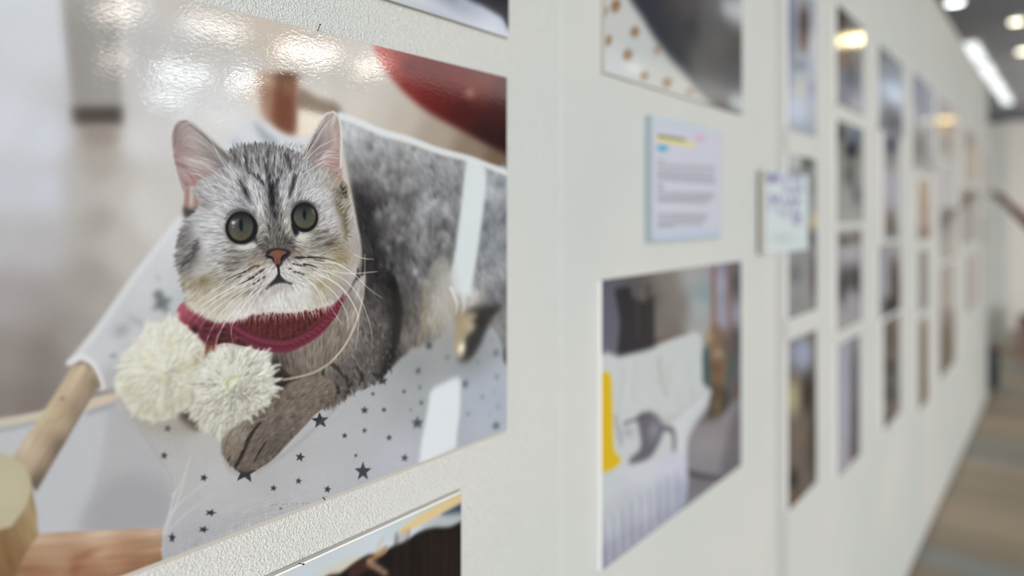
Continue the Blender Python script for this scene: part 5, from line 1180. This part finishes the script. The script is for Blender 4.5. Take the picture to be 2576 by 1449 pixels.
# ------------------------------------------------------------------ the visitor who points at a print
def skin_chain(name, verts, edges, radii, m, parent, sub=2, root=0):
    me = bpy.data.meshes.new(name); me.from_pydata([tuple(v) for v in verts], edges, [])
    o = bpy.data.objects.new(name, me); COLL.objects.link(o)
    o.modifiers.new('skin', 'SKIN'); o.modifiers.new('sub', 'SUBSURF').levels = sub
    o.modifiers['sub'].render_levels = sub
    for i, r in enumerate(radii):
        d = me.skin_vertices[0].data[i]
        d.radius = r if isinstance(r, tuple) else (r, r)
        d.use_root = (i == root)
    me.materials.append(m)
    dg = bpy.context.evaluated_depsgraph_get(); dg.update()
    ev = o.evaluated_get(dg); me2 = bpy.data.meshes.new_from_object(ev)
    bpy.data.objects.remove(o)
    for f in me2.polygons:
        f.use_smooth = True
    o = bpy.data.objects.new(name, me2); COLL.objects.link(o)
    me2.name = name
    o.parent = parent; o.matrix_parent_inverse = Matrix.Translation(parent.location).inverted()
    return o

def join_into(o, others):
    bm = bmesh.new(); bm.from_mesh(o.data)
    for q in others:
        bm.from_mesh(q.data); bpy.data.objects.remove(q)
    bm.to_mesh(o.data); bm.free()

def visitor():
    bx, by = 7.02, -.80                       # standing place, facing the wall (+Y)
    t = thing('person', 'person in black short sleeves pointing at a print with a bare arm', 'person', (bx, by, 0))
    SK = mat('brown skin', (104, 66, 50), .55, .3); TOP = mat('black shirt', (30, 30, 34), .9, .1); TR = mat('charcoal trousers', (52, 54, 60), .9, .1)
    HR = mat('dark hair', (34, 27, 24), .6, .3); SH = mat('grey shoes', (88, 86, 84), .7, .2)
    v = lambda x, y, z: (bx + x, by + y, z)
    # body: pelvis, spine, neck, head, arms, legs (+Y is forward, -X is the person's left side)
    V = [v(0, 0, .95), v(0, .01, 1.10), v(0, .0, 1.28), v(0, -.01, 1.42), v(0, 0, 1.50), v(0, .015, 1.57), v(0, .025, 1.65), v(0, .02, 1.72),
         v(-.16, 0, 1.42), v(-.12, .42, 1.42), v(0, .60, 1.625), v(.012, .645, 1.675),          # raised pointing arm
         v(.17, 0, 1.42), v(.21, -.02, 1.14), v(.22, .08, .90), v(.22, .10, .84),              # hanging arm
         v(-.09, 0, .88), v(-.10, .02, .50), v(-.10, -.01, .09), v(-.10, .10, .05),
         v(.09, 0, .88), v(.10, .02, .50), v(.10, -.01, .09), v(.10, .10, .05)]
    E = [(0, 1), (1, 2), (2, 3), (3, 4), (4, 5), (5, 6), (6, 7), (3, 8), (8, 9), (9, 10), (10, 11), (3, 12), (12, 13), (13, 14), (14, 15), (0, 16), (16, 17), (17, 18), (18, 19), (0, 20), (20, 21), (21, 22), (22, 23)]
    R = [(.15, .11), (.14, .105), (.155, .11), (.12, .09), (.055, .055), (.075, .085), (.082, .098), (.06, .07), .06, .047, .034, .028, .06, .045, .032, .028, .085, .062, .042, .036, .085, .062, .042, .036]
    body = skin_chain('body', V, E, R, SK, t)
    def hand(wrist, fwd, up, side, point):
        w, f, u, s = Vector(wrist), Vector(fwd).normalized(), Vector(up).normalized(), Vector(side).normalized()
        out = [skin_chain('palm', [w, w + f * .05, w + f * .095], [(0, 1), (1, 2)], [(.022, .03), (.014, .042), (.012, .04)], SK, t, 1)]
        for i, (o_, L) in enumerate([(-.03, .075), (-.01, .083), (.011, .078), (.03, .06)]):
            b = w + f * .085 + s * o_
            straight = point and i == 0
            c = (0, 0) if straight else ((.9, 1.9) if point else (.25, .55))
            p1 = b + (f * math.cos(c[0] * .5) - u * math.sin(c[0] * .5)) * L * .45
            p2 = p1 + (f * math.cos(c[0]) - u * math.sin(c[0])) * L * .32
            p3 = p2 + (f * math.cos(c[1]) - u * math.sin(c[1])) * L * .26
            out.append(skin_chain('finger', [b - f * .02, b, p1, p2, p3], [(0, 1), (1, 2), (2, 3), (3, 4)], [.009, .0095, .009, .008, .0065], SK, t, 1))
        b = w + f * .03 - s * .028
        out.append(skin_chain('thumb', [w + f * .02 - s * .01, b, b + f * .03 - s * .022 - u * .008, b + f * .055 - s * .03 - u * .012], [(0, 1), (1, 2), (2, 3)], [.012, .0115, .0095, .0075], SK, t, 1))
        return out
    parts = hand(v(.01, .635, 1.665), (.10, .68, .72), (-.1, -.70, .68), (1, -.1, -.1), True) + hand(v(.22, .10, .85), (0, .12, -1), (1, 0, 0), (0, -1, -.1), False)
    # nose and ears belong to the body surface
    parts.append(skin_chain('nose', [v(0, .088, 1.66), v(0, .106, 1.637), v(0, .112, 1.618), v(0, .095, 1.611)], [(0, 1), (1, 2), (2, 3)], [.007, .009, .012, .010], SK, t, 1))
    for s in (-1, 1):
        parts.append(skin_chain('ear', [v(s * .078, .01, 1.655), v(s * .09, .0, 1.64), v(s * .085, .005, 1.61)], [(0, 1), (1, 2)], [(.006, .016), (.007, .02), (.006, .012)], SK, t, 1))
    join_into(body, parts)
    EYE = mat('eye white', (225, 222, 216), .2, .5); IR = mat('dark iris', (36, 24, 20), .2, .5); LIP = mat('lips', (112, 66, 58), .5, .3)
    for s in (-1, 1):
        bm = bmesh.new(); bmesh.ops.create_uvsphere(bm, u_segments=16, v_segments=10, radius=.012, matrix=Matrix.Translation(v(s * .031, .090, 1.653)))
        e = obj('eye', bm, EYE, t, True)
        bm = bmesh.new(); bmesh.ops.create_uvsphere(bm, u_segments=12, v_segments=8, radius=.0065, matrix=Matrix.Translation(v(s * .031, .0975, 1.653)))
        q = obj('iris', bm, IR, None, True); q.parent = e; q.matrix_parent_inverse = Matrix.Translation(t.location).inverted() @ Matrix()
        q.matrix_parent_inverse = (Matrix.Translation(t.location) @ e.matrix_parent_inverse).inverted()
    skin_chain('mouth', [v(-.022, .098, 1.582), v(0, .11, 1.582), v(.022, .098, 1.582)], [(0, 1), (1, 2)], [(.004, .003), (.008, .007), (.004, .003)], LIP, t, 1)
    # clothes follow the body, a little fuller
    g = lambda ids, grow: [tuple(a + grow for a in (R[i] if isinstance(R[i], tuple) else (R[i], R[i]))) for i in ids]
    mid = lambda a, b, f: tuple(lerp(a[k], b[k], f) for k in range(3))
    SV = [v(0, 0, .885), V[1], V[2], V[3], mid(V[3], V[4], .35), V[8], mid(V[8], V[9], 1.0), V[12], mid(V[12], V[13], .75)]
    skin_chain('shirt', SV, [(0, 1), (1, 2), (2, 3), (3, 4), (3, 5), (5, 6), (3, 7), (7, 8)], [(.186, .146)] + g([1, 2, 3], .018) + [(.075, .075), (.078, .078), (.066, .066), (.078, .078), (.066, .066)], TOP, t)
    TV = [v(0, 0, 1.09), V[0], V[16], V[17], v(-.10, -.005, .05), V[20], V[21], v(.10, -.005, .05)]
    skin_chain('trousers', TV, [(0, 1), (1, 2), (2, 3), (3, 4), (1, 5), (5, 6), (6, 7)], [(.15, .115), (.168, .128), (.102, .102), (.08, .08), (.068, .068), (.102, .102), (.08, .08), (.068, .068)], TR, t)
    skin_chain('hair', [v(0, -.05, 1.56), v(0, -.04, 1.62), v(0, -.022, 1.68), v(0, .012, 1.715), v(0, .06, 1.715)], [(0, 1), (1, 2), (2, 3), (3, 4)], [(.06, .04), (.083, .062), (.09, .08), (.083, .07), (.055, .03)], HR, t)
    for s in (-1, 1):
        skin_chain('shoe', [v(s * .10, -.05, .05), v(s * .10, .03, .055), v(s * .10, .12, .045), v(s * .10, .19, .035)], [(0, 1), (1, 2), (2, 3)], [(.042, .048), (.048, .053), (.05, .043), (.036, .033)], SH, t)
visitor()

# ------------------------------------------------------------------ light
w = bpy.data.worlds.new('hall light'); scene.world = w; w.use_nodes = True
w.node_tree.nodes['Background'].inputs['Color'].default_value = (*lin((236, 240, 242)), 1)
w.node_tree.nodes['Background'].inputs['Strength'].default_value = 0.30
def area(name, loc, target, sx, sy, e, c=(255, 255, 255)):
    d = bpy.data.lights.new(name, 'AREA'); d.shape = 'RECTANGLE'; d.size = sx; d.size_y = sy; d.energy = e; d.color = lin(c)
    o = bpy.data.objects.new(name, d); COLL.objects.link(o); o.location = loc
    o.rotation_euler = (Vector(target) - Vector(loc)).to_track_quat('-Z', 'Y').to_euler()
    return o
area('hall_lighting', (6.0, -6.5, 3.9), (6.0, -6.5, 0), 18, 4.0, 360, (255, 252, 248))
area('low_fill_lighting', (-6.0, -8.0, .7), (2.0, 0, .9), 9, 1.4, 860, (250, 252, 255))  # added fill for the lower wall, no window stands here
area('ceiling_fill_lighting', (17.0, -3.0, 2.2), (17.0, -3.0, 4), 8, 4, 250, (250, 252, 255))  # unseen lamp added past the rear wall to brighten the ceiling
sd = bpy.data.lights.new('wall_fill_sun', 'SUN'); sd.energy = 1.2; sd.angle = math.radians(14); sd.color = lin((250, 253, 255))  # soft sun added as main light on the wall, not a real entrance
so = bpy.data.objects.new('wall_fill_sun', sd); COLL.objects.link(so); so.location = (-6, -12, 2)
so.rotation_euler = Vector((.62, .78, -.068)).to_track_quat('-Z', 'Y').to_euler()

# ------------------------------------------------------------------ camera
cd = bpy.data.cameras.new('camera'); cam = bpy.data.objects.new('camera', cd); COLL.objects.link(cam)
cd.sensor_width = 36.0; cd.lens = F_PX / 2576 * 36.0
cd.shift_y = -(724.5 - HZ) / 2576.0
cd.clip_start = .02; cd.clip_end = 200
cam.location = (0, -DIST, CAMZ)
fw = Vector((CT, ST, 0)); cam.rotation_euler = fw.to_track_quat('-Z', 'Y').to_euler()
cd.dof.use_dof = True; cd.dof.focus_distance = .66; cd.dof.aperture_fstop = 26 / 15.0
scene.camera = cam
scene.view_settings.view_transform = 'Standard'; scene.view_settings.look = 'None'
scene.cycles.sample_clamp_indirect = 4.0
scene.cycles.max_bounces = 6
